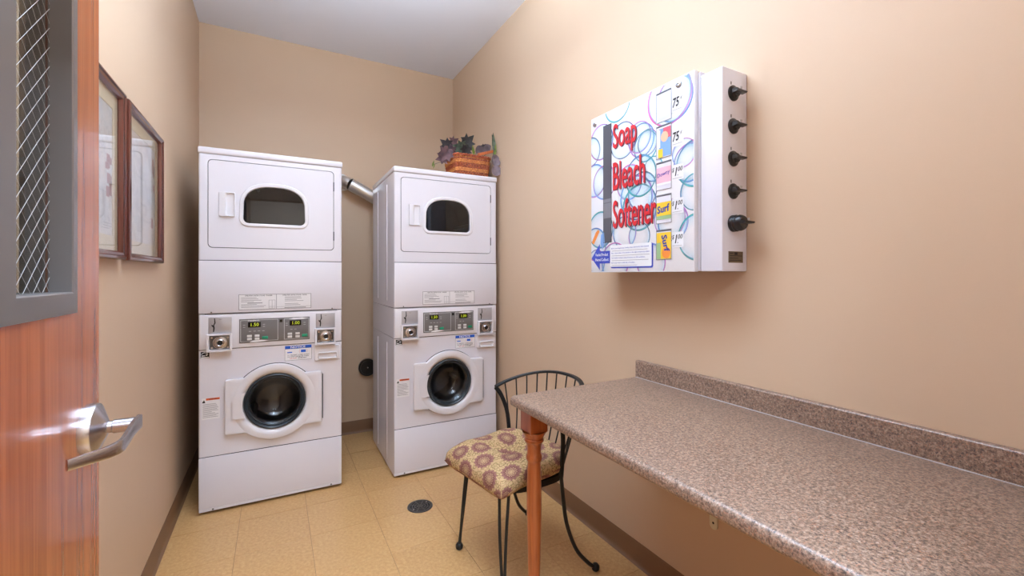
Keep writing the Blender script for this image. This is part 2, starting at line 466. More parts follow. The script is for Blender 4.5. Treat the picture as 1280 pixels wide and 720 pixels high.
# vinyl cove base: flat board with a curved toe
def cove(name, p0, p1, nrm):
    prof = [(0.0, 0.102), (0.0025, 0.1025), (0.0035, 0.100), (0.0035, 0.022), (0.005, 0.012), (0.009, 0.005), (0.0155, 0.001), (0.0155, 0.0), (0.0, 0.0)]
    b = new(); p0, p1, nrm = Vector(p0), Vector(p1), Vector(nrm)
    A = [b.verts.new(p0+nrm*q+Vector((0, 0, z))) for q, z in prof]; B = [b.verts.new(p1+nrm*q+Vector((0, 0, z))) for q, z in prof]
    n = len(prof)
    for k in range(n): b.faces.new((A[k], A[(k+1) % n], B[(k+1) % n], B[k]))
    b.faces.new(A); b.faces.new(B[::-1]); bmesh.ops.recalc_face_normals(b, faces=b.faces)
    return struct(name, b, 'cove_base')
cove('baseboard_left', (XL, YF, 0.0003), (XL, YB, 0.0003), (1, 0, 0))
cove('baseboard_right', (XR, YF, 0.0003), (XR, YB, 0.0003), (-1, 0, 0))
cove('baseboard_back', (XL+0.016, YB, 0.0003), (XR-0.016, YB, 0.0003), (0, -1, 0))
# unseen fixtures added to brighten the room and the corridor
c_ = thing('added_corridor_lamp', 'unseen white fill lamp added on the corridor ceiling outside the door', 'ceiling light', (HALL_FILL[0], HALL_FILL[1], 2.75))
obj('housing', sheet(new(), [rrect(-0.62, 0.62, -0.32, 0.32, 0.01), rrect(-0.59, 0.59, -0.29, 0.29, 0.005)[::-1]], lambda a, b, d: Vector((a, b, d)), -0.05, 0.0), 'added_lamp_housing', c_)
obj('diffuser', box(new(), -0.59, 0.59, -0.29, 0.29, -0.045, -0.02), 'added_lamp_diffuser', c_)
c_ = thing('added_pendant_lamp', 'unseen long white fill lamp added below the laundry room ceiling', 'pendant light', (ROOM_FILL[0], ROOM_FILL[1], 2.56))
obj('housing', sheet(new(), [rrect(-0.15, 0.15, -0.70, 0.70, 0.02), rrect(-0.135, 0.135, -0.685, 0.685, 0.015)[::-1]], lambda a, b, d: Vector((a, b, d)), 0.0, 0.07), 'added_lamp_housing', c_)
obj('lower_diffuser', box(new(), -0.135, 0.135, -0.685, 0.685, 0.004, 0.010), 'added_lamp_diffuser', c_)
obj('upper_diffuser', box(new(), -0.135, 0.135, -0.685, 0.685, 0.060, 0.066), 'added_lamp_diffuser', c_)
for y in (-0.55, 0.55):
    obj('hanger', tube(new(), [(0, y, 0.068), (0, y, HZ-2.56)], 0.006, 8), 'steel', c_)

# ================================================================== entrance door, standing open along the left wall
DF, DT = -0.29, 0.045                      # face towards the room, thickness
DY0, DY1 = 0.075, 1.09
LY0, LY1, LZ0, LZ1 = 0.735, 0.980, 1.232, 2.02   # vision panel frame, outer edges
FR = 0.036
door = struct('door_1', sheet(new(), [[(DY0, 0.008), (DY1, 0.008), (DY1, 2.12), (DY0, 2.12)], [(LY0+FR-0.004, LZ0+FR-0.004), (LY0+FR-0.004, LZ1-FR+0.004), (LY1-FR+0.004, LZ1-FR+0.004), (LY1-FR+0.004, LZ0+FR-0.004)]],
               lambda a, b, d: Vector((d, a, b)), DF, DF-DT), 'door_wood', 'reddish oak door with a narrow wired glass panel, standing open')
def rectloop(i): return [(LY0+i, LZ0+i), (LY1-i, LZ0+i), (LY1-i, LZ1-i), (LY0+i, LZ1-i)]
for side, x0 in ((1, DF), (-1, DF-DT)):
    b = rings(new(), [(rectloop(0), 0.0), (rectloop(0.001), 0.003), (rectloop(FR-0.006), 0.0085), (rectloop(FR-0.002), 0.0085), (rectloop(FR), 0.0065), (rectloop(FR), -0.021)],
              lambda a, c_, d: Vector((x0+side*d, a, c_)))
    obj('glazing_frame', b, 'bronze_metal', door, smooth=20)
XG = DF-DT/2
gl = obj('wired_glass', box(new(), XG-0.003, XG+0.003, LY0+FR-0.002, LY1-FR+0.002, LZ0+FR-0.002, LZ1-FR+0.002), 'door_glass', door, smooth=0)
b = new(); y0, y1, z0, z1 = LY0+FR, LY1-FR, LZ0+FR, LZ1-FR
for sgn in (1, -1):
    k = -30
    for k in range(-20, 60):
        s0 = z0+k*0.030
        # line z = s0 + sgn*(y-y0)
        pts = []
        ya, yb = y0, y1
        za, zb = s0+(0 if sgn > 0 else (y1-y0)), s0+((y1-y0) if sgn > 0 else 0)
        t0, t1 = 0.0, 1.0
        if zb != za:
            ta, tb = (z0-za)/(zb-za), (z1-za)/(zb-za)
            t0, t1 = max(t0, min(ta, tb)), min(t1, max(ta, tb))
        if t1-t0 < 0.02: continue
        P = lambda q: Vector((XG+0.0034, ya+(yb-ya)*q, za+(zb-za)*q))
        tube(b, [P(t0), P(t1)], 0.00036 if sgn > 0 else 0.0002, 4)  # second direction drawn thinner, standing in for its fainter lighting
o = obj('wire_mesh', b, 'line_grey', gl, smooth=0); o['kind'] = 'stuff'
# lever handle
RY, RZ = 1.026, 1.0236
hd = obj('lever_handle', lathe(new(), [(0.0445, 0.0), (0.0445, 0.013), (0.0432, 0.0160), (0.017, 0.0275), (0.0135, 0.029), (0.0105, 0.030), (0.0105, 0.036), (0.0122, 0.038), (0.0122, 0.072), (0.0, 0.072)], (DF, RY, RZ), (1, 0, 0), 48), 'satin_chrome', door)
cx = DF+0.070
path = smooth_path([(cx, RY+0.014, RZ), (cx, RY-0.03, RZ), (cx+0.003, RY-0.075, RZ-0.001), (cx+0.004, RY-0.112, RZ-0.002), (cx-0.003, RY-0.133, RZ-0.002), (cx-0.016, RY-0.150, RZ-0.002), (cx-0.042, RY-0.172, RZ-0.002)], 6)
b = new(); N = len(path); RR = []
for i, p in enumerate(path):
    d = (path[min(i+1, N-1)]-path[max(i-1, 0)]).normalized(); side = d.cross(Vector((0, 0, 1))).normalized()
    s = i/(N-1); hh = 0.0125-0.0045*s; tt = 0.0042-0.001*s
    RR.append([b.verts.new(p+side*a+Vector((0, 0, c_))) for a, c_ in ((tt, hh-0.002), (tt-0.001, hh), (-tt+0.001, hh), (-tt, hh-0.002), (-tt, -hh+0.002), (-tt+0.001, -hh), (tt-0.001, -hh), (tt, -hh+0.002))])
for A, B in zip(RR, RR[1:]):
    for k in range(8): b.faces.new((A[k], A[(k+1) % 8], B[(k+1) % 8], B[k]))
b.faces.new(RR[0]); b.faces.new(RR[-1]); bmesh.ops.recalc_face_normals(b, faces=b.faces)
obj('lever', b, 'satin_chrome', hd, smooth=28)
b = new(); box(b, DF-DT/2-0.012, DF-DT/2+0.012, DY1-0.002, DY1+0.0015, RZ-0.03, RZ+0.03)
obj('latch_plate', b, 'satin_chrome', door)

# ================================================================== stacked washer and dryer
MW, MD, MH = 0.7196, 0.70, 1.984
def mp(a, b, d): return Vector((a, d, b))           # front plane: a across, b up, d into the cabinet
def ushell(bm, z0, z1, y0=0.0, r=0.010, th=0.03):
    # cabinet wrap: sides, back and rounded front edges, as one ring in plan
    o = []
    for k in range(5):
        a = PI+k/4*PI/2; o.append((r+r*math.cos(a), y0+r+r*math.sin(a)))
    o.append((th, y0)); inn = [(th, y0+0.02), (0.012, y0+0.02), (0.012, MD-0.012)]
    left = o
    pts = left+inn
    right = [(MW-x, y) for x, y in reversed(pts)]
    loop = pts+right+[(MW, MD), (0, MD)]
    A = [bm.verts.new((x, y, z0)) for x, y in loop]; B = [bm.verts.new((x, y, z1)) for x, y in loop]
    n = len(loop)
    for k in range(n): bm.faces.new((A[k], A[(k+1) % n], B[(k+1) % n], B[k]))
    tr = tessellate_polygon([[Vector((x, y, 0)) for x, y in loop]])
    for f in tr: bm.faces.new([A[i] for i in f]); bm.faces.new([B[i] for i in f])
    bmesh.ops.recalc_face_normals(bm, faces=bm.faces); return bm
def arch(x0, x1, z0, z1, zs, r, n=8):
    # flat-bottomed window with rounded lower corners and a wide arched top, counter-clockwise
    out = []
    cxm, hw = (x0+x1)/2, (x1-x0)/2
    for k in range(n+1):
        a = 1.5*PI+k/n*PI/2; out.append((x1-r+r*math.cos(a), z0+r+r*math.sin(a)))
    for k in range(1, 2*n):
        a = k/(2*n)*PI; ca, sa = math.cos(a), math.sin(a)
        out.append((cxm+hw*math.copysign(abs(ca)**0.8, ca), zs+(z1-zs)*abs(sa)**0.8))
    for k in range(n+1):
        a = PI+k/n*PI/2; out.append((x0+r+r*math.cos(a), z0+r+r*math.sin(a)))
    return out
def make_stack(name, label, loc, rotz, digits):
    t = thing(name, label, 'washer dryer', loc, rotz, 'stacked coin-operated washer dryers')
    # ---- dryer cabinet
    b = ushell(new(), 1.083, 1.946); 
    sheet(b, [[(0.03, 1.374), (MW-0.03, 1.374), (MW-0.03, 1.946), (0.03, 1.946)], rrect(0.041, 0.675, 1.44, 1.920, 0.022)[::-1]], mp, 0.0, 0.02)
    box(b, 0.02, MW-0.02, 0.30, MD-0.02, 1.085, 1.30); box(b, 0.0121, MW-0.0121, 0.02, MD-0.0121, 1.084, 1.10)
    obj('dryer_cabinet', b, 'enamel', t)
    obj('lower_front_panel', box(new(), 0.001, MW-0.001, -0.0035, 0.012, 1.084, 1.3705, 0.0035), 'enamel', t)
    obj('panel_gap', box(new(), 0.0015, MW-0.0015, -0.0005, 0.012, 1.3700, 1.3738), 'seam_dark', t)
    obj('lid', box(new(), -0.004, MW+0.004, -0.006, MD+0.004, 1.9475, MH, 0.009, 3), 'enamel', t)
    obj('lid_gap', box(new(), 0.003, MW-0.003, 0.003, MD-0.003, 1.9455, 1.9478), 'seam_dark', t)
    for x in (-0.0035,):
        for y in (0.20, 0.50): obj('side_rib', box(new(), x, 0.004, y, y+0.022, 1.12, 1.90, 0.003), 'enamel', t)
        for y in (0.20, 0.50): obj('side_rib', box(new(), x, 0.004, y, y+0.022, 0.05, 0.84, 0.003), 'enamel', t)
    # dryer door with its window
    wo = arch(0.184, 0.537, 1.561, 1.814, 1.665, 0.048); wi = arch(0.206, 0.514, 1.584, 1.793, 1.67, 0.032)
    b = sheet(new(), [rrect(0.0445, 0.6715, 1.4435, 1.9165, 0.020), grow(wi, 0.006)[::-1], ], mp, -0.0015, 0.035)
    dd = obj('dryer_door', b, 'enamel', t)
    b = rings(new(), [(wo, -0.001), (grow(wo, -0.0015), -0.005), (grow(wo, -0.005), -0.0075), (grow(wo, -0.017), -0.0075), (grow(wo, -0.0205), -0.005), (grow(wo, -0.0215), 0.010)], mp)
    obj('window_frame', b, 'enamel_plastic', dd)
    obj('window_glass', sheet(new(), [grow(wi, 0.004)], mp, 0.004, 0.008), 'smoked_glass', dd)
    b = rings(new(), [(rrect(0.092, 0.168, 1.612, 1.748, 0.006), -0.001), (rrect(0.094, 0.166, 1.614, 1.746, 0.005), -0.013), (rrect(0.121, 0.163, 1.618, 1.742, 0.004), -0.013), (rrect(0.128, 0.162, 1.621, 1.739, 0.004), -0.002)], mp, close_last=True)
    obj('door_handle', b, 'enamel_plastic', dd)
    for z in (1.50, 1.80):
        obj('hinge', box(new(), 0.6705, 0.6765, -0.003, 0.01, z, z+0.055, 0.001), 'seam_dark', dd)
    obj('door_gap', sheet(new(), [rrect(0.0395, 0.6765, 1.4385, 1.9215, 0.022), rrect(0.06, 0.655, 1.458, 1.902, 0.015)[::-1]], mp, 0.012, 0.03), 'seam_dark', t)
    # drum behind the glass
    lathe_b = lathe(new(), [(0.235, 0.04), (0.262, 0.06), (0.262, 0.46), (0.225, 0.485), (0.06, 0.49), (0.0, 0.478)], (0.36, 0, 1.655), (0, 1, 0), 40)
    dr = obj('dryer_drum', lathe_b, 'dark_drum', t)
    for k in range(3):
        a = 2*PI*k/3+0.5; c_, s_ = math.cos(a), math.sin(a)
        pr = [(-0.03, 0.262), (-0.008, 0.205), (0.008, 0.205), (0.03, 0.262)]
        b = sheet(new(), [[(0.36+u*c_-r*s_, 1.655+u*s_+r*c_) for u, r in pr]], mp, 0.08, 0.45)
        obj('drum_baffle', b, 'steel_drum', dr)
    # ---- operating instruction label
    lb = obj('instruction_label', box(new(), 0.183, 0.549, -0.0042, -0.003, 1.097, 1.184), 'label_white', t, smooth=0)
    b = outline(new(), mp, 0.183, 0.549, 1.097, 1.184, 0.0028, -0.0046); rect(b, mp, 0.3665, 0.369, 1.098, 1.183, -0.0046)
    outline(b, mp, 0.329, 0.362, 1.102, 1.150, 0.0016, -0.0046); rect(b, mp, 0.345, 0.3466, 1.102, 1.15, -0.0046); rect(b, mp, 0.33, 0.361, 1.112, 1.1135, -0.0046)
    rect(b, mp, 0.37, 0.547, 1.1095, 1.111, -0.0046)
    obj('label_rules', b, 'print_grey', lb, smooth=0)
    b = text(new(), 'OPERATING INSTRUCTIONS - WASHER', mp, 0.212, 1.1725, 0.135, 0.0068, -0.0047, 0.012, 1)
    obj('label_heading', b, 'print_black', lb, smooth=0)
    b = text(new(), 'OPERATING INSTRUCTIONS - DRYER', mp, 0.398, 1.1725, 0.128, 0.0068, -0.0047, 0.012, 1)
    obj('label_heading', b, 'print_black', lb, smooth=0)
    b = new(); rng = random.Random(3)
    for k in range(8):
        z = 1.164-k*0.0077
        if k == 4: rect(b, mp, 0.225, 0.298, z-0.001, z+0.0035, -0.0046); continue
        rect(b, mp, 0.195, 0.195+rng.uniform(0.06, 0.12), z, z+0.0024, -0.0046)
        if k < 7: rect(b, mp, 0.41, 0.41+rng.uniform(0.06, 0.105), z, z+0.0024, -0.0046)
    rect(b, mp, 0.408, 0.52, 1.1015, 1.1055, -0.0046)
    o = obj('label_lines', b, 'print_grey', lb, smooth=0); o['kind'] = 'stuff'
    # ---- control head
    b = ushell(new(), 0.889, 1.0795); box(b, 0.015, MW-0.015, 0.02, MD-0.015, 0.889, 1.0795)
    obj('control_head', b, 'enamel', t)
    cp = obj('control_panel', box(new(), 0.004, MW-0.004, -0.006, 0.02, 0.889, 1.0765, 0.005), 'enamel_plastic', t)
    for x in (0.058, 0.664): obj('screw', lathe(new(), [(0.004, 0), (0.004, 0.0015), (0.0, 0.002)], (x, -0.004, 1.090), (0, -1, 0), 10), 'chrome_dark', t)
    for ci, x0 in enumerate((0.045, 0.574)):
        cpl = obj('coin_slot_plate', box(new(), x0, x0+0.106, -0.0085, -0.005, 0.972, 1.062, 0.001), 'silver_plate', t)
        b = sheet(new(), [[(x0+0.026, 1.058), (x0+0.030, 1.058), (x0+0.033, 1.032), (x0+0.027, 1.020), (x0+0.029, 1.004), (x0+0.026, 0.984), (x0+0.021, 0.984), (x0+0.022, 1.008), (x0+0.014, 1.018), (x0+0.015, 1.024), (x0+0.022, 1.020), (x0+0.027, 1.034)][::-1]], mp, -0.0088, None)
        obj('coin_slot', b, 'print_black', cpl, smooth=0)
        obj('slot_mark', rect(new(), mp, x0+0.048, x0+0.060, 1.048, 1.051, -0.0088), 'print_grey', cpl, smooth=0)
        xb = x0-0.006
        b = rings(new(), [(rrect(xb, xb+0.114, 0.878, 0.973, 0.003), -0.004), (rrect(xb, xb+0.114, 0.878, 0.973, 0.003), -0.030), (rrect(xb+0.010, xb+0.106, 0.887, 0.966, 0.003), -0.030), (rrect(xb+0.012, xb+0.104, 0.889, 0.964, 0.003), -0.008)], mp, close_last=True)
        cb = obj('coin_box', b, 'enamel_plastic', t)
        obj('coin_slide', box(new(), xb+0.013, xb+0.103, -0.012, -0.0085, 0.890, 0.963, 0.001), 'chrome_dark', cb)
        c0 = (xb+0.060, -0.012, 0.925)
        obj('coin_lock', lathe(new(), [(0.034, 0.0), (0.033, 0.006), (0.029, 0.007), (0.027, 0.003), (0.020, 0.004), (0.019, 0.016), (0.016, 0.018), (0.012, 0.016), (0.010, 0.012)], c0, (0, -1, 0), 32), 'satin_chrome', cb)
        obj('key_hole', lathe(new(), [(0.0125, 0.0172), (0.011, 0.0174), (0.0, 0.0174)], c0, (0, -1, 0), 20), 'black_plastic', cb)
        for dx in (-0.038, 0.036):
            for dz in (-0.027, 0.028):
                obj('rivet', lathe(new(), [(0.006, 0.0), (0.005, 0.003), (0.0, 0.0045)], (c0[0]+dx, c0[1], c0[2]+dz), (0, -1, 0), 12), 'satin_chrome', cb)
    d0 = -0.0085
    dp = obj('display_panel', box(new(), 0.186, 0.541, d0, -0.004, 0.913, 1.0465, 0.0015), 'display_grey', t)
    e = d0-0.0004
    for x0, x1 in ((0.192, 0.376), (0.406, 0.537)): obj('panel_border', outline(new(), mp, x0, x1, 0.920, 1.040, 0.0026, e), 'line_grey', dp, smooth=0)
    obj('white_crescent', sheet(new(), [[(0.235, 0.9165), (0.27, 0.9155), (0.31, 0.919), (0.33, 0.9225), (0.29, 0.9265), (0.25, 0.925)]], mp, e-0.0002, None), 'print_white', dp, smooth=0)  # flat white crescents at the panel edges
    b = sheet(new(), [[(0.43, 1.0365), (0.46, 1.0335), (0.505, 1.034), (0.535, 1.038), (0.50, 1.0435), (0.455, 1.0425)]], mp, e-0.0002, None)
    obj('white_crescent', b, 'print_white', dp, smooth=0)
    obj('maker_name', text(new(), 'Huebsch', mp, 0.228, 1.0325, 0.055, 0.0085, e-0.0002, 0.012, 1), 'print_white', dp, smooth=0)
    obj('indicator_window', box(new(), 0.384, 0.398, e-0.001, d0, 1.021, 1.036), 'display_black', dp)
    for x0, x1, tx in ((0.228, 0.290, digits[0]), (0.435, 0.495, digits[1])):
        ds = obj('display', box(new(), x0, x1, e-0.0012, d0, 0.999, 1.0285, 0.0008), 'display_black', dp)
        obj('digits', text(new(), tx, mp, x0+0.014, 1.005, 0.038, 0.018, e-0.0016, 0.0, 2), 'digit', ds, smooth=0)
    for x in (0.235, 0.272, 0.436, 0.476):
        for z in (0.951, 0.934): obj('button', box(new(), x-0.0115, x+0.0115, e-0.002, d0, z-0.0065, z+0.0065, 0.0012), 'button_white', dp)
    for x in (0.311, 0.514): obj('start_button', box(new(), x-0.0145, x+0.0145, e-0.002, d0, 0.930, 0.9455, 0.0012), 'button_green', dp)
    b = new()
    for x in (0.232, 0.254, 0.275, 0.297, 0.438, 0.459): rect(b, mp, x, x+0.012, 0.976, 0.9785, e)
    for x in (0.204, 0.300, 0.414, 0.508):
        for z in (1.012, 1.0): rect(b, mp, x, x+0.011, z, z+0.0025, e)
    o = obj('panel_print', b, 'line_grey', dp, smooth=0); o['kind'] = 'stuff'
    # ---- washer cabinet
    CX, CZ = 0.3625, 0.5735
    b = ushell(new(), 0.016, 0.886)
    sheet(b, [[(0.03, 0.312), (MW-0.03, 0.312), (MW-0.03, 0.886), (0.03, 0.886)], circ(CX, CZ, 0.175)[::-1]], mp, 0.0, 0.02)
    box(b, 0.0121, MW-0.0121, 0.02, MD-0.0121, 0.872, 0.8855); box(b, 0.0121, MW-0.0121, 0.03, MD-0.0121, 0.018, 0.03)
    obj('washer_cabinet', b, 'enamel', t)
    obj('panel_gap', box(new(), 0.0015, MW-0.0015, -0.0005, 0.012, 0.8862, 0.8893), 'seam_dark', t)
    obj('kick_panel', box(new(), 0.001, MW-0.001, -0.003, 0.02, 0.032, 0.3085, 0.0035), 'enamel', t)
    obj('panel_gap', box(new(), 0.0015, MW-0.0015, -0.0005, 0.012, 0.308, 0.3115), 'seam_dark', t)
    obj('base_strip', box(new(), 0.002, MW-0.002, -0.001, 0.02, 0.016, 0.0315, 0.002), 'enamel_plastic', t)
    for x in (0.065, 0.659): obj('screw', lathe(new(), [(0.005, 0), (0.005, 0.0015), (0.0, 0.002)], (x, -0.001, 0.024), (0, -1, 0), 10), 'chrome_dark', t)
    for x in (0.05, MW-0.05):
        for y in (0.06, MD-0.06): obj('foot', lathe(new(), [(0.0, 0.0), (0.022, 0.0), (0.022, 0.010), (0.01, 0.012), (0.01, 0.018)], (x, y, 0), (0, 0, 1), 16), 'rubber', t)
    # washer door
    RO = 0.2125
    wd = obj('washer_door', lathe(new(), [(RO-0.004, 0.0005), (0.176, 0.0005)], (CX, 0, CZ), (0, -1, 0), 48), 'enamel_plastic', t)
    def wing(x_edge, sg):
        ra, z0, z1, rc = 0.192, 0.417, 0.720, 0.014
        arc_ = [(CX-sg*math.sqrt(ra*ra-q*q), CZ+q) for q in [(z0-CZ)+k*(z1-z0)/10 for k in range(11)]]
        top_ = [(x_edge+sg*(rc-rc*math.sin(k/4*PI/2)), z1-rc+rc*math.cos(k/4*PI/2)) for k in range(5)]
        bot_ = [(x_edge+sg*(rc-rc*math.cos(k/4*PI/2)), z0+rc-rc*math.sin(k/4*PI/2)) for k in range(5)]
        lp = arc_+top_+bot_
        return lp if sg > 0 else lp[::-1]
    for xe, sg in ((0.120, 1), (0.607, -1)):
        lp = wing(xe, sg)
        b = rings(new(), [(lp, -0.002), (lp, -0.019), (grow(lp, -0.002), -0.0235), (grow(lp, -0.005), -0.025)], mp)
        sheet(b, [grow(lp, -0.005)], mp, -0.025, None)
        bmesh.ops.remove_doubles(b, verts=b.verts, dist=1e-6); bmesh.ops.recalc_face_normals(b, faces=b.faces)
        obj('door_plate', b, 'enamel_plastic', wd)
    b = lathe(new(), [(RO, 0.002), (RO, 0.020), (RO-0.003, 0.0245), (RO-0.010, 0.0262), (0.186, 0.0268), (0.176, 0.0255), (0.166, 0.020), (0.160, 0.013), (0.1565, 0.008), (0.1565, 0.0)], (CX, 0, CZ), (0, -1, 0), 64)
    bmesh.ops.recalc_face_normals(b, faces=b.faces)
    obj('door_ring', b, 'enamel_plastic', wd)
    obj('gasket', lathe(new(), [(0.1575, 0.006), (0.1545, 0.020), (0.149, 0.023), (0.143, 0.019), (0.140, 0.012), (0.135, 0.014), (0.131, 0.010), (0.128, 0.0), (0.128, -0.03)], (CX, 0, CZ), (0, -1, 0), 64), 'rubber', wd)
    obj('bowl_glass', lathe(new(), [(0.134, 0.011), (0.120, 0.0), (0.105, -0.03), (0.085, -0.05), (0.05, -0.062), (0.0, -0.066)], (CX, 0, CZ), (0, -1, 0), 48), 'bowl_glass', wd)
    hl = [(CX-math.sqrt(0.163**2-q*q), CZ+q) for q in [-0.0675+k*0.134/8 for k in range(9)]]+[(0.200, 0.637), (0.168, 0.628), (0.160, 0.618), (0.160, 0.516), (0.168, 0.506)]
    b = rings(new(), [(hl, -0.024), (grow(hl, -0.0) , -0.034), (grow(hl[::-1], -0.003)[::-1], -0.0375)], mp, close_last=True)
    obj('door_handle', b, 'enamel_plastic', wd)
    obj('hinge_gap', box(new(), 0.608, 0.613, -0.012, -0.0002, 0.437, 0.701), 'seam_dark', wd)
    obj('ring_gap', lathe(new(), [(RO+0.0035, 0.0006), (RO-0.02, 0.0006)], (CX, 0, CZ), (0, -1, 0), 64), 'seam_dark', wd)
    # drum
    wdr = obj('washer_drum', lathe(new(), [(0.172, 0.03), (0.22, 0.06), (0.222, 0.40), (0.19, 0.43), (0.0, 0.435)], (CX, 0, CZ), (0, 1, 0), 40), 'steel_drum', t)
    for k in range(3):
        a = 2*PI*k/3+0.25; c_, s_ = math.cos(a), math.sin(a)
        pr = [(-0.035, 0.22), (-0.012, 0.15), (0.012, 0.15), (0.035, 0.22)]
        obj('drum_baffle', sheet(new(), [[(CX+u*c_-r*s_, CZ+u*s_+r*c_) for u, r in pr]], mp, 0.08, 0.40), 'steel_drum', wdr)
    # soap drawer
    so = rrect(0.566, 0.709, 0.779, 0.871, 0.012)
    sd = obj('soap_drawer', rings(new(), [(so, 0.001), (so, -0.004), (grow(so, -0.003), -0.0065)], mp, close_last=True), 'enamel_plastic', t)
    rc = rrect(0.585, 0.693, 0.789, 0.829, 0.010)
    obj('pull_recess', rings(new(), [(rc, -0.0062), (grow(rc, -0.001), -0.016), (grow(rc, -0.004), -0.017), (grow(rc, -0.007), -0.0069)], mp, close_last=True), 'enamel_plastic', sd)
    # stickers
    e = -0.0006
    st = obj('notice_sticker', box(new(), 0.410, 0.552, e, 0.0, 0.794, 0.880), 'label_white', t, smooth=0); e -= 0.0003
    obj('sticker_header', rect(new(), mp, 0.411, 0.551, 0.862, 0.8795, e), 'notice_blue', st, smooth=0)
    obj('sticker_title', text(new(), 'NOTICE', mp, 0.440, 0.8645, 0.078, 0.0125, e-0.0003, 0.02, 2), 'print_white', st, smooth=0)
    b = outline(new(), mp, 0.410, 0.552, 0.794, 0.8625, 0.0012, e)
    text(b, 'TO PREVENT OVERSUDSING', mp, 0.423, 0.8215, 0.115, 0.0065, e, 0.006, 1); text(b, 'DO NOT USE MORE THAN', mp, 0.425, 0.812, 0.111, 0.0068, e, 0.014, 1)
    text(b, 'DETERGENT', mp, 0.479, 0.8025, 0.046, 0.0066, e, 0.014, 1)
    obj('sticker_text', b, 'print_black', st, smooth=0)
    obj('sticker_red_text', text(new(), '1/4 CUP', mp, 0.437, 0.8025, 0.036, 0.0066, e, 0.012, 1), 'print_red', st, smooth=0)
    obj('sticker_pictogram', rect(new(), mp, 0.423, 0.448, 0.838, 0.844, e), 'notice_blue', st, smooth=0); b = rect(new(), mp, 0.494, 0.520, 0.838, 0.853, e)
    obj('sticker_pictogram', b, 'notice_blue', st, smooth=0)
    for s_ in (-1, 1):
        b = new()
        for k in range(6):
            a0, a1 = -0.9+k*0.3, -0.6+k*0.3
            P = [(0.507+s_*(0.014+r*math.cos(a)*0.6), 0.8455+r*math.sin(a)) for r, a in ((0.011, a0), (0.0125, a0), (0.0125, a1), (0.011, a1))]
            faces_from(b, [mp(p[0], p[1], e) for p in P], [(0, 1, 2, 3)])
        obj('sticker_ring', b, 'print_red', st, smooth=0)
    lg = obj('efficiency_sticker', box(new(), 0.010, 0.049, -0.0006, 0.0, 0.844, 0.879), 'print_black', t, smooth=0)
    b = new(); arcp = [(0.013+0.030*k/10, 0.864+0.009*math.sin(PI*k/10)) for k in range(11)]
    for (a0, b0), (a1, b1) in zip(arcp, arcp[1:]): faces_from(b, [mp(a0, b0, -0.001), mp(a1, b1, -0.001), mp(a1, b1+0.003, -0.001), mp(a0, b0+0.003, -0.001)], [(0, 1, 2, 3)])
    star = []
    for k in range(10):
        r = 0.006 if k % 2 == 0 else 0.0025; a = PI/2+k*PI/5; star.append((0.037+r*math.cos(a), 0.861+r*math.sin(a)))
    sheet(b, [star], mp, -0.001, None); rect(b, mp, 0.012, 0.047, 0.8455, 0.8505, -0.001); rect(b, mp, 0.014, 0.030, 0.8555, 0.8595, -0.001)
    obj('sticker_emblem', b, 'print_white', lg, smooth=0)
    wn = obj('warning_label', box(new(), 0.015, 0.0965, -0.0006, 0.0, 0.513, 0.628), 'label_white', t, smooth=0)
    obj('warning_bar', rect(new(), mp, 0.034, 0.096, 0.616, 0.627, -0.0010), 'warning_orange', wn, smooth=0)
    obj('warning_word', text(new(), 'WARNING', mp, 0.046, 0.6180, 0.044, 0.0070, -0.0013, 0.01, 1), 'print_black', wn, smooth=0)
    b = sheet(new(), [[(0.017, 0.603), (0.031, 0.603), (0.029, 0.610), (0.025, 0.620), (0.022, 0.613), (0.019, 0.611)]], mp, -0.0010, None)
    obj('flame_symbol', b, 'print_black', wn, smooth=0)
    b = new(); rng = random.Random(5)
    for k in range(11): rect(b, mp, 0.019, 0.019+rng.uniform(0.04, 0.073), 0.594-k*0.007, 0.5962-k*0.007, -0.0010)
    o = obj('label_lines', b, 'print_grey', wn, smooth=0); o['kind'] = 'stuff'
    return t
make_stack('stacked_washer_dryer', 'white stacked washer and dryer standing close to the left wall with framed pictures', (-0.3582, 2.8465, 0.0), -0.0101, ('1.50', '1.00'))
make_stack('stacked_washer_dryer', 'white stacked washer and dryer in the far right corner under the wicker basket', (0.6642, 2.7739, 0.0), -0.0079, ('1.50', '1.00'))

# ================================================================== soap dispenser on the right wall
PX = 1.273; EX = 1.293
BY0, BY1, BZ0 = 1.018, 1.576, 1.306
disp = thing('soap_dispenser', 'white wall-mounted laundry soap vending box with bubble print and black knobs', 'vending machine', (XR, 1.25, BZ0))
def D(name, bm, mat, par=disp, smooth=35): return obj(name, bm, mat, par, world=True, smooth=smooth)
mpd = lambda a, b, d: Vector((PX-d, BY1-a, BZ0+b))       # a from the far edge towards the camera, b up, d out of the face
PWD, PHT = BY1-BY0, 0.697
D('cabinet', box(new(), EX+0.003, XR-0.001, 1.012, BY1-0.004, BZ0+0.002, 2.000, 0.003), 'dispenser_white')
D('knob_housing', box(new(), EX, XR-0.001, 0.925, 1.0085, BZ0, 1.983, 0.004), 'dispenser_white')
D('housing_gap', box(new(), EX+0.006, XR-0.003, 1.0075, 1.013, BZ0+0.003, 1.980), 'seam_dark')
fr = D('front_door', box(new(), PX, EX+0.002, BY0, BY1, BZ0-0.001, 2.004, 0.0025), 'dispenser_print')
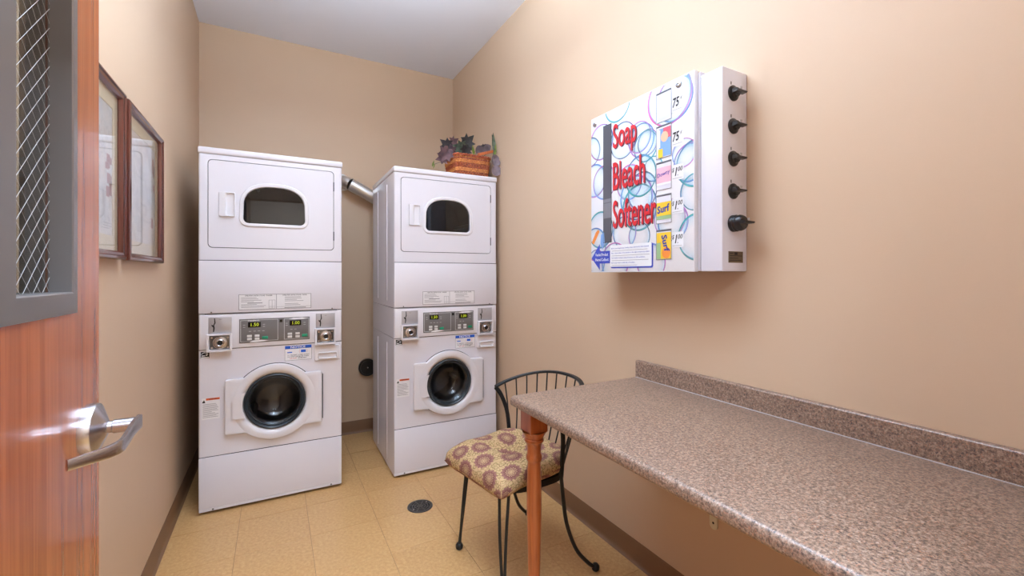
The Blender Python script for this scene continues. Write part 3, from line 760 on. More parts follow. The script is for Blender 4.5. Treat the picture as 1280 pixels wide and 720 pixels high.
# openings of the product windows are shallow framed niches standing on the door face
def niche(a0, a1, b0, b1):
    n_ = D('product_window', rect(new(), mpd, a0, a1, b0, b1, 0.0012), 'window_back', fr, 0)
    D('window_rim', outline(new(), mpd, a0-0.0012, a1+0.0012, b0-0.0012, b1+0.0012, 0.0024, 0.0016), 'slot_light', n_, 0)
    b = rect(new(), mpd, a0, a1, b1-0.006, b1, 0.0014); D('painted_top_shade', b, 'slot_grey', n_, 0)  # dark strip paints the shade under the window's top edge
    return n_
A0, A1 = 0.389, 0.460
zz = [(1.864, 1.994), (1.731, 1.853), (1.612, 1.716), (1.487, 1.593), (1.352, 1.462)]
zz = [(a-BZ0, b-BZ0) for a, b in zz]
zz[0] = (0.560, 0.672)
# bubbles
S = lambda x, y: (720+x/2.483, 70+y/2.483)
BUB = [(305, 132, 72, 0), (288, 128, 88, 1), (128, 148, 58, 2), (78, 268, 56, 1), (145, 262, 58, 3), (203, 262, 54, 0), (216, 280, 50, 2), (196, 252, 50, 1), (222, 268, 42, 3),
       (58, 388, 52, 0), (88, 392, 54, 1), (165, 392, 56, 1), (205, 420, 62, 3), (196, 470, 74, 2), (186, 440, 70, 0), (200, 372, 66, 2), (76, 540, 58, 2), (60, 585, 52, 0), (150, 548, 52, 0), (196, 560, 46, 3),
       (290, 505, 62, 1), (300, 515, 60, 0), (352, 330, 62, 0), (372, 330, 76, 2), (372, 420, 60, 2), (378, 560, 76, 2), (335, 300, 46, 1), (120, 640, 62, 1), (64, 640, 40, 0), (46, 300, 46, 3), (240, 350, 40, 2), (232, 640, 60, 1)]
PAL = [((0.06, 0.14, 0.45), (0.50, 0.10, 0.48), (0.10, 0.55, 0.80)), ((0.72, 0.10, 0.38), (0.16, 0.24, 0.62), (0.78, 0.22, 0.55)), ((0.03, 0.30, 0.28), (0.08, 0.16, 0.34), (0.10, 0.48, 0.40)), ((0.07, 0.07, 0.12), (0.45, 0.08, 0.36), (0.05, 0.36, 0.40))]
b = new(); ink = b.loops.layers.float_color.new('ink')
for bi, (x, y, r, pal) in enumerate(BUB):
    u, v = S(x, y); P = on_x(u, v, PX); dep = P.x*math.sin(YAW)+P.y*math.cos(YAW)
    ca, cb_, rm = BY1-P.y, P.z-BZ0, r/2.483/FPX*dep
    tmp = new(); il = tmp.loops.layers.float_color.new('ink'); n = 56; dd = 0.00025+0.00002*bi
    lv = [(1.0, 0.0), (0.985, 1.0), (0.945, 0.95), (0.905, 0.34), (0.76, 0.12), (0.45, 0.0)]
    RG = [[tmp.verts.new((ca+rm*q*math.cos(2*PI*k/n), cb_+rm*q*math.sin(2*PI*k/n), dd)) for k in range(n)] for q, _ in lv]
    c0, c1, c2 = [Vector(c) for c in PAL[pal]]
    ph = random.Random(bi).uniform(0, 6.28)
    def col(k, lvl):
        a = 2*PI*k/n+ph; s = 0.5+0.5*math.sin(a); s2 = 0.5+0.5*math.sin(2*a+1.3)
        c = c0.lerp(c1, s).lerp(c2, s2*0.5)
        if lvl >= 3: c = c.lerp(Vector((0.30, 0.72, 1.0)), 0.95)
        return (c.x, c.y, c.z, lv[lvl][1]*(0.6+0.4*math.sin(a*1.0+0.6)**2))
    for i in range(len(lv)-1):
        for k in range(n):
            f = tmp.faces.new((RG[i][k], RG[i][(k+1) % n], RG[i+1][(k+1) % n], RG[i+1][k]))
            for lp, (kk, ll) in zip(f.loops, ((k, i), (k+1, i), (k+1, i+1), (k, i+1))): lp[il] = col(kk, ll)
    for co, no in (((0.003, 0, 0), (-1, 0, 0)), ((PWD-0.003, 0, 0), (1, 0, 0)), ((0, 0.003, 0), (0, -1, 0)), ((0, PHT-0.003, 0), (0, 1, 0))):
        bmesh.ops.bisect_plane(tmp, geom=list(tmp.verts)+list(tmp.edges)+list(tmp.faces), plane_co=co, plane_no=no, clear_outer=True)
    for vtx in tmp.verts: vtx.co = mpd(vtx.co.x, vtx.co.y, vtx.co.z)
    me = bpy.data.meshes.new('t'); tmp.to_mesh(me); tmp.free(); b.from_mesh(me); bpy.data.meshes.remove(me)
o = D('bubble_print', b, 'bubble_ink', fr, 0)
for i, (b0, b1) in enumerate(zz):
    n_ = niche(A0, A1, b0, b1); h = b1-b0; q = 0.0018
    if i == 0:
        bb = new()
        for k, wd_ in enumerate((0.05, 0.048, 0.05)): rect(bb, mpd, A0+0.010, A0+0.010+wd_, b1-0.036-k*0.034, b1-0.024-k*0.034, q)
        D('faded_print', bb, 'ghost_text', n_, 0)
    elif i == 1:
        D('detergent_pack', rect(new(), mpd, A0+0.014, A1-0.002, b0+0.004, b1-0.012, q), 'pack_blue', n_, 0)
        D('pack_panel', rect(new(), mpd, A0+0.034, A1-0.002, b1-0.052, b1-0.012, q+0.0003), 'pack_red', n_, 0)
        D('pack_oval', sheet(new(), [[(A0+0.040+0.018*math.cos(a/10*2*PI), b1-0.045+0.020*math.sin(a/10*2*PI)) for a in range(10)]], mpd, q+0.0006, None), 'pack_peach', n_, 0)
        D('pack_label', rect(new(), mpd, A0+0.006, A0+0.020, b0+0.040, b1-0.016, q+0.0006), 'print_white', n_, 0)
        D('pack_corner', rect(new(), mpd, A0+0.010, A0+0.032, b0+0.002, b0+0.034, q+0.0006), 'pack_yellow', n_, 0)
    elif i == 2:
        D('softener_pack', rect(new(), mpd, A0+0.002, A1-0.001, b0+0.018, b1-0.020, q), 'pack_pink', n_, 0)
        D('pack_word', text(new(), 'Downy', mpd, A0+0.006, b0+0.042, 0.062, 0.020, q+0.0005, 0.012, 2, 0.15, 0.16), 'pack_navy', n_, 0)
        D('pack_stripe', rect(new(), mpd, A0+0.002, A1-0.001, b0+0.018, b0+0.026, q+0.0003), 'print_white', n_, 0)
    else:
        z0 = b0+0.014 if i == 3 else b0+0.002; z1 = b1-0.028 if i == 3 else b1-0.010
        D('detergent_pack', rect(new(), mpd, A0+0.002, A1-0.001, z0, z1, q), 'pack_yellow', n_, 0)
        if i == 3:
            D('pack_word', text(new(), 'Surf', mpd, A0+0.006, z0+0.022, 0.060, 0.028, q+0.0005, 0.03, 2, 0.1, 0.12), 'pack_navy', n_, 0)
            D('pack_stripe', rect(new(), mpd, A0+0.002, A1-0.001, z0, z0+0.014, q+0.0003), 'pack_green', n_, 0)
        else:
            D('pack_word', text(new(), 'Surf', mpd, A0+0.024, z1-0.012, 0.066, 0.026, q+0.0005, 0.03, 2, 0.1, -PI/2+0.25), 'pack_navy', n_, 0)
            D('pack_stripe', rect(new(), mpd, A0+0.002, A0+0.022, z0, z0+0.06, q+0.0003), 'pack_green', n_, 0)
            D('pack_fruit', sheet(new(), [[(A0+0.048+0.020*math.cos(a/12*2*PI), z0+0.022+0.022*math.sin(a/12*2*PI)) for a in range(12)]], mpd, q+0.0004, None), 'pack_orange', n_, 0)
# prices
for i, (b0, b1) in enumerate(zz):
    zc = (1.896, 1.772, 1.648, 1.527, 1.405)[i]-BZ0
    tg = D('price_tag', rect(new(), mpd, A1+0.003, A1+0.054, zc-0.012 if i > 1 else zc-0.014, zc+0.044, 0.0010), 'dispenser_print', fr, 0)
    bb = new()
    if i < 2:
        text(bb, '75', mpd, A1+0.006, zc+0.004, 0.031, 0.034, 0.0015, 0.026, 2, 0.22, 0.05); text(bb, '¢', mpd, A1+0.040, zc+0.024, 0.008, 0.014, 0.0015, 0.012, 2, 0.2)
    else:
        text(bb, '$', mpd, A1+0.004, zc+0.016, 0.009, 0.018, 0.0015, 0.012, 2, 0.2); text(bb, '1', mpd, A1+0.016, zc+0.003, 0.011, 0.031, 0.0015, 0.035, 2, 0.3)
        text(bb, '.', mpd, A1+0.027, zc+0.003, 0.004, 0.004, 0.0015, 0.02, 1); text(bb, '00', mpd, A1+0.030, zc+0.018, 0.020, 0.017, 0.0015, 0.014, 2, 0.25)
    D('price_digits', bb, 'print_black', tg, 0)
    D('price_rule', rect(new(), mpd, A1+0.006, A1+0.048, zc-0.006, zc-0.0045, 0.0015), 'print_grey', tg, 0)
# big red words with a dark edge
for word, z0, a1, hh in (('Soap', 1.800, 0.285, 0.135), ('Bleach', 1.654, 0.330, 0.118), ('Softener', 1.492, 0.386, 0.118)):
    D('word_shadow', text(new(), word, mpd, 0.153, z0-BZ0-0.004, a1-0.147, hh, 0.0019, 0.012, 4), 'print_shadow', fr, 0)
    D('word', text(new(), word, mpd, 0.148, z0-BZ0, a1-0.147, hh, 0.0023, 0.012, 4), 'print_red', fr, 0)
# tall sight slot
sl = D('sight_slot', rect(new(), mpd, 0.086, 0.138, 0.129, 0.640, 0.0012), 'slot_grey', fr, 0)
D('slot_rim', outline(new(), mpd, 0.085, 0.139, 0.128, 0.641, 0.002, 0.0016), 'seam_dark', sl, 0)
D('slot_strip', rect(new(), mpd, 0.088, 0.137, 0.232, 0.318, 0.0014), 'slot_light', sl, 0)
for z in (0.232, 0.300): D('slot_step', rect(new(), mpd, 0.088, 0.137, z, z+0.0025, 0.0016), 'slot_grey', sl, 0)
# instructions
ip = D('instruction_panel', sheet(new(), [rrect(0.133, 0.373, 0.016, 0.112, 0.008)], mpd, 0.0013, None), 'instruction_blue', fr, 0)
D('panel_field', sheet(new(), [rrect(0.130, 0.366, 0.022, 0.1135, 0.006)], mpd, 0.0017, None), 'print_white', ip, 0)
bb = new()
for k, (tx, wd_) in enumerate((('Before inserting money, check product window for item desired.', 0.215), ('Place coins in slots of the handle to the right of desired product.', 0.218), ('Turn handle clockwise away from you one full revolution.', 0.195), ('Remove product on left side of machine.', 0.140))):
    text(bb, tx, mpd, 0.138, 0.096-k*0.0205, wd_, 0.0072, 0.0020, 0.012, 1)
D('instruction_text', bb, 'instruction_blue', ip, 0)
bb = new()
for k in range(4): rect(bb, mpd, 0.140, 0.140+(0.205, 0.215, 0.21, 0.15)[k], 0.0885-k*0.0205, 0.0900-k*0.0205, 0.0020)
D('instruction_rule', bb, 'print_grey', ip, 0)
ar = D('direction_arrow', sheet(new(), [[(0.006, 0.063), (0.062, 0.008), (0.062, 0.038), (0.131, 0.038), (0.131, 0.092), (0.062, 0.092), (0.062, 0.125)]], mpd, 0.0013, None), 'instruction_blue', fr, 0)
bb = text(new(), 'Vended Product', mpd, 0.032, 0.070, 0.085, 0.014, 0.0018, 0.02, 1); text(bb, 'Here/Collect', mpd, 0.032, 0.048, 0.088, 0.014, 0.0018, 0.02, 1)
D('arrow_text', bb, 'print_white', ar, 0)
for k, (a, c_) in enumerate((((0.0, 0.150), 'pack_orange'),)):
    D('pencil_print', sheet(new(), [[(0.006, 0.135), (0.020, 0.125), (0.060, 0.180), (0.052, 0.190), (0.035, 0.180)]], mpd, 0.0012, None), 'pack_orange', fr, 0)
D('crystal_print', sheet(new(), [[(0.066, 0.126), (0.080, 0.098), (0.094, 0.126), (0.090, 0.175), (0.070, 0.165)]], mpd, 0.0014, None), 'pack_blue', fr, 0)
# locks
for y, z in ((1.083, 1.977), (1.547, 1.973)):
    D('lock', lathe(new(), [(0.013, 0.0), (0.012, 0.004), (0.009, 0.006), (0.005, 0.006), (0.004, 0.003), (0.0, 0.003)], (PX, y, z), (-1, 0, 0), 20), 'satin_chrome', fr)
# knobs on the end
KX, KY = 1.348, 0.925
for i, z in enumerate((1.902, 1.792, 1.683, 1.574, 1.466)):
    if i < 4:
        kb = D('coin_knob', lathe(new(), [(0.026, 0.0), (0.026, 0.004), (0.022, 0.008), (0.017, 0.010), (0.015, 0.017), (0.0, 0.018)], (KX, KY, z), (0, -1, 0), 28), 'black_plastic')
        y0 = KY-0.030
    else:
        kb = D('coin_knob', lathe(new(), [(0.028, 0.0), (0.028, 0.006), (0.026, 0.010), (0.028, 0.014), (0.025, 0.020), (0.027, 0.026), (0.025, 0.034), (0.021, 0.040), (0.0, 0.042)], (KX, KY, z), (0, -1, 0), 28), 'black_plastic')
        y0 = KY-0.056
    w_ = 0.007
    b = rings(new(), [([(KX-0.024, z-w_), (KX+0.030, z-w_*0.5), (KX+0.038, z+0.002), (KX+0.030, z+w_*0.7), (KX-0.024, z+w_)], KY-0.014 if i < 4 else KY-0.040), ([(KX-0.020, z-w_*0.6), (KX+0.028, z-w_*0.4), (KX+0.034, z+0.002), (KX+0.028, z+w_*0.5), (KX-0.020, z+w_*0.6)], y0)], lambda a, c_, d: Vector((a, d, c_)), close_first=True, close_last=True)
    D('knob_grip', b, 'black_plastic', kb)
    D('coin_slot', box(new(), KX-0.004, KX+0.004, y0-0.0006, y0+0.002, z+0.006, z+0.013), 'silver_plate', kb)
    if i < 4: D('position_mark', box(new(), KX-0.012, KX-0.008, KY-0.0005, KY+0.001, z+0.028, z+0.038), 'print_black', disp)
D('rating_plate', box(new(), 1.324, 1.400, KY-0.0012, KY+0.001, 1.335, 1.373), 'brass_plate')
mpk = lambda a, b, d: Vector((a, KY-d, b))
bb = new()
for z, a0, a1 in ((1.365, 1.330, 1.348), (1.357, 1.330, 1.394), (1.349, 1.330, 1.375), (1.342, 1.330, 1.390)): rect(bb, mpk, a0, a1, z, z+0.0022, 0.0016)
rect(bb, mpk, 1.354, 1.370, 1.361, 1.370, 0.0016)
D('plate_print', bb, 'print_black', disp, 0)

# ================================================================== counter with turned leg
CX0, CY0, CY1, CZT = 0.772, YF+0.004, 1.428, 0.842
ct = thing('counter', 'long speckled laminate counter along the right wall on a turned wooden leg', 'counter', (XR, 0.75, 0.0))
def prof_extrude(prof, y0, y1):
    b = new(); A = [b.verts.new((x, y0, z)) for x, z in prof]; B = [b.verts.new((x, y1, z)) for x, z in prof]; n = len(prof)
    for k in range(n): b.faces.new((A[k], A[(k+1) % n], B[(k+1) % n], B[k]))
    tr = tessellate_polygon([[Vector((x, z, 0)) for x, z in prof]])
    for f in tr: b.faces.new([A[i] for i in f]); b.faces.new([B[i] for i in f])
    bmesh.ops.recalc_face_normals(b, faces=b.faces); return b
R = 0.016; prof = [(XR-0.001, CZT), (XR-0.001, CZT-0.036), (CX0+0.008, CZT-0.036)]
for k in range(7): a = -PI/2-k/6*PI/2; prof.append((CX0+0.010+0.010*math.cos(a), CZT-0.026+0.010*math.sin(a)))
for k in range(7): a = PI-k/6*PI/2; prof.append((CX0+R+R*math.cos(a), CZT-R+R*math.sin(a)))
obj('countertop', prof_extrude(prof, CY0, CY1), 'laminate', ct, world=True)
bz = CZT+0.074; r = 0.007
prof = [(XR-0.001, CZT-0.001), (XR-0.024, CZT-0.001), (XR-0.024, bz-r)]
for k in range(1, 6): a = PI-k/5*PI/2; prof.append((XR-0.024+r+r*math.cos(a), bz-r+r*math.sin(a)))
prof += [(XR-0.004, bz), (XR-0.001, bz-0.003)]
obj('backsplash', prof_extrude(prof, CY0, CY1-0.001), 'laminate', ct, world=True)
obj('splash_joint', box(new(), XR-0.0255, XR-0.0235, CY0, CY1-0.002, CZT, CZT+0.0022), 'line_grey', ct, world=True)
obj('wall_cleat', box(new(), XR-0.022, XR-0.002, CY0, 0.95, CZT-0.075, CZT-0.037), 'leg_wood', ct, world=True)
# leg: square block, turned rings, tapered shaft
LX, LYC = 0.838, 1.366
lg = obj('leg', lathe(new(), [(0.0, 0.0), (0.016, 0.0), (0.0175, 0.01), (0.0185, 0.03), (0.026, 0.36), (0.0275, 0.44), (0.027, 0.52), (0.0250, 0.585), (0.0240, 0.604), (0.0250, 0.610), (0.0285, 0.616), (0.0298, 0.624), (0.0285, 0.632), (0.0255, 0.639), (0.0255, 0.655), (0.0275, 0.672), (0.032, 0.681), (0.0365, 0.686), (0.0365, 0.694), (0.033, 0.697), (0.036, 0.702), (0.041, 0.712), (0.045, 0.722)], (LX, LYC, 0.0005), (0, 0, 1), 32), 'leg_wood', ct, world=True)
b = new(); hw = 0.036
rings(b, [(circ(LX, LYC, 0.030, 8), 0.704), ([(LX+hw*1.0*c_/max(abs(c_), abs(s_)), LYC+hw*s_/max(abs(c_), abs(s_))) for c_, s_ in [(math.cos(k*PI/4), math.sin(k*PI/4)) for k in range(8)]], 0.724), ([(LX+hw*c_/max(abs(c_), abs(s_)), LYC+hw*s_/max(abs(c_), abs(s_))) for c_, s_ in [(math.cos(k*PI/4), math.sin(k*PI/4)) for k in range(8)]], CZT-0.0355)], lambda a, c_, d: Vector((a, c_, d)), close_first=True, close_last=True)
obj('leg_block', b, 'leg_wood', lg, world=True, smooth=20)

# ================================================================== wrought iron chair
ch = thing('chair', 'black wrought-iron barrel-back chair tucked under the counter end', 'chair', (1.012, 1.737, 0.0), 3.213)
SZ = 0.43
def ringpt(t_, k=1.0):
    c_, s_ = math.cos(t_), math.sin(t_); g = 0.62 if c_ > 0 else 0.62+0.38*min(1, -c_*1.5)
    return (0.04+0.212*k*math.copysign(abs(c_)**g, c_), 0.212*k*math.copysign(abs(s_)**g, s_))
RP = [ringpt(2*PI*k/48) for k in range(48)]
b = new(); lv = []
inn = [ringpt(2*PI*k/48, 0.93) for k in range(48)]
rings(b, [(inn, SZ-0.016), (RP, SZ-0.016), (RP, SZ+0.010), (inn, SZ+0.010), (inn, SZ-0.016)], lambda a, c_, d: Vector((a, c_, d)))
obj('seat_ring', b, 'iron', ch)
b = sheet(new(), [inn], lambda a, c_, d: Vector((a, c_, d)), SZ+0.006, SZ+0.001); obj('seat', b, 'iron', ch)
# rail: barrel hoop
def rail(t_):
    ca, sa = math.cos(t_), math.sin(t_)
    return Vector((0.006-0.262*abs(sa)**0.9, 0.250*math.copysign(abs(ca)**0.85, ca), 0.724+0.078*abs(sa)**0.8))
b = new(); RRp = []
pts = [rail(PI*k/40) for k in range(41)]
for i, p in enumerate(pts):
    d = (pts[min(i+1, 40)]-pts[max(i-1, 0)]).normalized(); side = d.cross(Vector((0, 0, 1))).normalized(); up = side.cross(d)
    RRp.append([b.verts.new(p+side*a+up*c_) for a, c_ in ((0.011, 0.003), (0.008, 0.006), (-0.008, 0.006), (-0.011, 0.003), (-0.011, -0.003), (-0.008, -0.006), (0.008, -0.006), (0.011, -0.003))])
for A, B in zip(RRp, RRp[1:]):
    for k in range(8): b.faces.new((A[k], A[(k+1) % 8], B[(k+1) % 8], B[k]))
b.faces.new(RRp[0]); b.faces.new(RRp[-1]); bmesh.ops.recalc_face_normals(b, faces=b.faces)
obj('top_rail', b, 'iron', ch)
for s in (1, -1):
    P = smooth_path([(-0.052, s*0.205, SZ-0.005), (-0.052, s*0.212, 0.50), (-0.046, s*0.224, 0.60), (-0.022, s*0.240, 0.68), (0.006, s*0.250, 0.722)], 6)
    obj('back_post', tube(new(), P, 0.01, 8, flat=(0.0075, 0.0115)), 'iron', ch)
    P = smooth_path([(-0.052, s*0.205, SZ), (-0.060, s*0.209, 0.33), (-0.075, s*0.216, 0.22), (-0.115, s*0.229, 0.11), (-0.165, s*0.247, 0.045), (-0.198, s*0.256, 0.018)], 6)
    rl = obj('rear_leg', tube(new(), P, 0.0085, 8), 'iron', ch)
    obj('foot', lathe(new(), [(0.0, 0.0), (0.010, 0.001), (0.0165, 0.008), (0.0175, 0.016), (0.0165, 0.024), (0.011, 0.031), (0.0, 0.034)], (-0.202, s*0.257, 0.0), (0, 0, 1), 18), 'iron', rl)
    b = new()
    for q in (-1, 1):
        a = math.radians(s*(43+q*8)); c_ = ringpt(a, 0.97)
        tube(b, smooth_path([(c_[0], c_[1], SZ-0.005), (c_[0]*0.6+0.237*0.4+0.004, c_[1]*0.6+s*0.2*0.4, 0.22), (0.234, s*0.199+q*s*0.004, 0.02)], 6), 0.0065, 8)
    fl = obj('front_leg', b, 'iron', ch)
    obj('foot', lathe(new(), [(0.0, 0.0), (0.010, 0.001), (0.0165, 0.008), (0.0175, 0.016), (0.0165, 0.024), (0.011, 0.031), (0.0, 0.034)], (0.234, s*0.199, 0.0), (0, 0, 1), 18), 'iron', fl)
NSP = 13
for k in range(NSP):
    t_ = PI*(0.055+0.89*k/(NSP-1)); top = rail(t_)
    an = math.pi/2+math.pi*(0.10+0.80*k/(NSP-1)); low = ringpt(an, 0.98)
    mid = Vector(((top.x+low[0])/2-0.008, (top.y+low[1])/2, 0.60))
    obj('spindle', tube(new(), smooth_path([(low[0], low[1], SZ), mid, (top.x, top.y, top.z)], 4), 0.0035, 6), 'iron', ch)
# cushion
n = 40; hs = 0.224
b = new(); top, bot = {}, {}
for i in range(n+1):
    for j in range(n+1):
        u, v = -1+2*i/n, -1+2*j/n
        k = 1-0.05*(1-abs(u)**2)*abs(v)**3; k2 = 1-0.05*(1-abs(v)**2)*abs(u)**3
        e = max(0.0, (1-abs(u)**6)*(1-abs(v)**6))**0.26
        r2 = u*u+v*v
        dip = 0.036*math.exp(-r2/0.09)+0.012*math.exp(-(abs(u)-abs(v))**2/0.03)*math.exp(-r2/0.5)
        droop = -0.022*max(0, u-0.5)*2
        x, y = u*hs*k2, v*hs*k
        f = 1-0.045*abs(u*v)**4; x, y = x*f, y*f
        if u < 0:                      # rounded back corners that sit inside the barrel back
            f = 1-0.24*(abs(u*v))**2.5; x, y = x*f, y*f
        wob = 0.004*math.sin(5*u+2*v)+0.003*math.sin(7*v-3*u)
        top[i, j] = b.verts.new((x, y, 0.030+droop+e*0.062-dip*e+wob*e))
        bot[i, j] = top[i, j] if i in (0, n) or j in (0, n) else b.verts.new((x, y, 0.030+droop*0.9-e*0.030))
for i in range(n):
    for j in range(n):
        b.faces.new((top[i, j], top[i+1, j], top[i+1, j+1], top[i, j+1]))
        q = [bot[i, j], bot[i, j+1], bot[i+1, j+1], bot[i+1, j]]
        if len(set(q)) == 4:
            try: b.faces.new(q)
            except ValueError: pass
uvl = b.loops.layers.uv.new('UVMap')
tv = {v: k for k, v in top.items()}; bv_ = {v: k for k, v in bot.items() if v not in tv}
def uvof(k, sgn):
    q = []
    for c_ in k:
        w_ = -1+2*c_/n; q.append(w_*hs+math.copysign((1-max(0.0, 1-abs(w_)**6)**0.26)*0.06, w_))
    return q if sgn > 0 else [x*0.7+3.0 for x in q]
for f in b.faces:
    under = any(l.vert in bv_ for l in f.loops)
    for l in f.loops:
        k = tv.get(l.vert, bv_.get(l.vert)); l[uvl].uv = uvof(k, -1 if under else 1)
cu = obj('seat_cushion', b, 'cushion_print', smooth=80)
cu.location = (0.925, 1.712, SZ+0.0115); cu.rotation_euler = (0, 0, math.radians(190))
tag(cu, 'tan seat cushion with burgundy medallion print lying on the iron chair', 'cushion')

# ================================================================== framed pictures on the left wall
def picture(label, y0, y1, z0, z1, art, seed):
    t = thing('framed_picture', label, 'picture', (XL, (y0+y1)/2, z0), 0, 'framed drawings on the left wall')
    mpp = lambda a, c_, d: Vector((XL+0.0015+d, a, c_))
    lp = lambda i: [(y0+i, z0+i), (y1-i, z0+i), (y1-i, z1-i), (y0+i, z1-i)]
    b = rings(new(), [(lp(0), 0.0), (lp(0), 0.020), (lp(0.003), 0.024), (lp(0.010), 0.026), (lp(0.014), 0.022), (lp(0.022), 0.020), (lp(0.026), 0.014), (lp(0.028), 0.010), (lp(0.028), 0.002)], mpp)
    obj('frame', b, 'frame_wood', t, world=True, smooth=25)
    obj('backing', box(new(), XL+0.001, XL+0.003, y0+0.002, y1-0.002, z0+0.002, z1-0.002), 'mat_board', t, world=True)
    obj('mat', sheet(new(), [lp(0.026), lp(0.075)[::-1]], mpp, 0.0055, 0.004), 'mat_board', t, world=True, smooth=0)
    a_ = obj('drawing', sheet(new(), [lp(0.07)], mpp, 0.004, None), art, t, world=True, smooth=0)
    rng = random.Random(seed); b = new(); c_ = new()
    ya, yb, za, zb = y0+0.08, y1-0.08, z0+0.08, z1-0.08
    for k in range(26):
        y, z = rng.uniform(ya, yb-0.05), rng.uniform(za, za+0.28)
        if k % 2: rect(b, mpp, y, y+0.0018, z, min(zb, z+rng.uniform(0.04, 0.16)), 0.0043)
        else: rect(b, mpp, y, min(yb, y+rng.uniform(0.03, 0.12)), z, z+0.0018, 0.0043)
    for k in range(7):
        y, z = yb-rng.uniform(0.02, 0.06), rng.uniform(za, zb-0.05)
        rect(c_, mpp, y, min(yb, y+0.03), z, z+rng.uniform(0.02, 0.05), 0.0046)
    obj('pencil_lines', b, 'sketch_grey', a_, world=True, smooth=0); obj('red_accents', c_, 'sketch_red', a_, world=True, smooth=0)
    obj('glass', sheet(new(), [lp(0.027)], mpp, 0.0105, 0.0085), 'picture_glass', t, world=True, smooth=0)
picture('dark wood framed drawing on the left wall nearer the stacked washer', 1.962, 2.490, 1.345, 1.905, 'drawing_a', 2)
picture('dark wood framed drawing on the left wall half hidden by the open door', 1.395, 1.925, 1.345, 1.905, 'drawing_b', 9)

# ================================================================== duct, wall cap, drain, wall fitting
du = thing('exhaust_duct', 'shiny metal exhaust duct bending from the back wall to the right dryer', 'duct', (0.50, YB, 2.0))
pth = [(0.475, YB-0.004, 2.035), (0.476, YB-0.045, 2.034), (0.492, YB-0.085, 2.026), (0.525, YB-0.108, 2.006)]
P1 = smooth_path(pth, 6); obj('elbow', tube(new(), P1, 0.048, 24, caps=False), 'galvanised', du, world=True)
A = Vector((0.525, YB-0.108, 2.006)); Bq = Vector((0.98, YB-0.125, 1.78)); dv = (Bq-A)
segs = [(0.0, 0.15, 0.0495), (0.15, 0.32, 0.048), (0.32, 0.62, 0.0495), (0.62, 1.0, 0.048)]
for s0, s1, r in segs: obj('duct_section', tube(new(), [A+dv*s0, A+dv*(s0+s1)/2, A+dv*s1], r, 24, caps=False), 'galvanised', du, world=True)
obj('duct_end', tube(new(), smooth_path([Bq, Bq+dv*0.08+Vector((0, -0.02, 0)), Bq+dv*0.14+Vector((0, -0.08, 0)), Bq+dv*0.15+Vector((0, -0.13, 0))], 5), 0.048, 24, caps=False), 'galvanised', du, world=True)
obj('wall_collar', lathe(new(), [(0.068, 0.001), (0.068, 0.004), (0.052, 0.008), (0.049, 0.02), (0.0485, 0.02)], (0.475, YB, 2.035), (0, -1, 0), 32), 'galvanised', du, world=True)
for s0 in (0.15, 0.32): obj('crimp', tube(new(), [A+dv*(s0-0.006), A+dv*(s0+0.006)], 0.0508, 24, caps=False), 'galvanised', du, world=True)
wc = thing('round_plug', 'round black plug with a bright centre screw low on the back wall', 'plug', (0.672, YB, 0.53))
obj('disc', lathe(new(), [(0.070, 0.001), (0.070, 0.028), (0.066, 0.034), (0.058, 0.034), (0.056, 0.030), (0.0, 0.030)], (0.672, YB, 0.53), (0, -1, 0), 40), 'black_plastic', wc, world=True)
obj('rim', lathe(new(), [(0.0705, 0.014), (0.0715, 0.022), (0.0705, 0.030)], (0.672, YB, 0.53), (0, -1, 0), 40), 'chrome_dark', wc, world=True)
obj('screw', lathe(new(), [(0.006, 0.030), (0.005, 0.034), (0.0, 0.035)], (0.672, YB, 0.53), (0, -1, 0), 12), 'satin_chrome', wc, world=True)
dn = thing('floor_drain', 'round dark metal floor drain set in the vinyl tiles', 'drain', (0.713, 2.379, 0.0005))
b = lathe(new(), [(0.070, 0.0), (0.069, 0.003), (0.062, 0.0035), (0.061, 0.001)], (0, 0, 0), (0, 0, 1), 48); obj('drain_rim', b, 'drain_iron', dn)
obj('drain_pit', lathe(new(), [(0.0615, 0.0006), (0.0, 0.0006)], (0, 0, 0), (0, 0, 1), 32), 'drain_dark', dn)
b = new()
for r0 in (0.012, 0.026, 0.040, 0.054): lathe(b, [(r0, 0.0008), (r0, 0.003), (r0+0.0055, 0.003), (r0+0.0055, 0.0008)], (0, 0, 0), (0, 0, 1), 32)
for k in range(4):
    a = k*PI/4+0.2; d = Vector((math.cos(a), math.sin(a), 0)); nn = Vector((-d.y, d.x, 0))*0.003
    faces_from(b, [d*-0.061+nn+Vector((0, 0, 0.0032)), d*-0.061-nn+Vector((0, 0, 0.0032)), d*0.061-nn+Vector((0, 0, 0.0032)), d*0.061+nn+Vector((0, 0, 0.0032))], [(0, 1, 2, 3)])
obj('grate', b, 'drain_iron', dn)
for a in (0.5, 0.5+PI): obj('screw', lathe(new(), [(0.005, 0.003), (0.004, 0.005), (0.0, 0.0055)], (0.05*math.cos(a), 0.05*math.sin(a), 0), (0, 0, 1), 12), 'satin_chrome', dn)
wf = thing('wall_bracket', 'small cream bracket tab with a dark hole on the wall below the counter', 'bracket', (XR, 1.052, 0.356))
tabl = [(1.036, 0.43), (1.036, 0.372)]+[(1.052+0.016*math.cos(PI+k/10*PI), 0.372+0.016*math.sin(PI+k/10*PI)) for k in range(1, 10)]+[(1.068, 0.372), (1.068, 0.43)]
obj('tab', sheet(new(), [tabl], lambda a, c_, d: Vector((XR-d, a, c_)), 0.006, 0.0005), 'ivory', wf, world=True)
obj('hole', lathe(new(), [(0.0045, 0.0066), (0.0, 0.0066)], (XR, 1.052, 0.380), (-1, 0, 0), 12), 'seam_dark', wf, world=True)

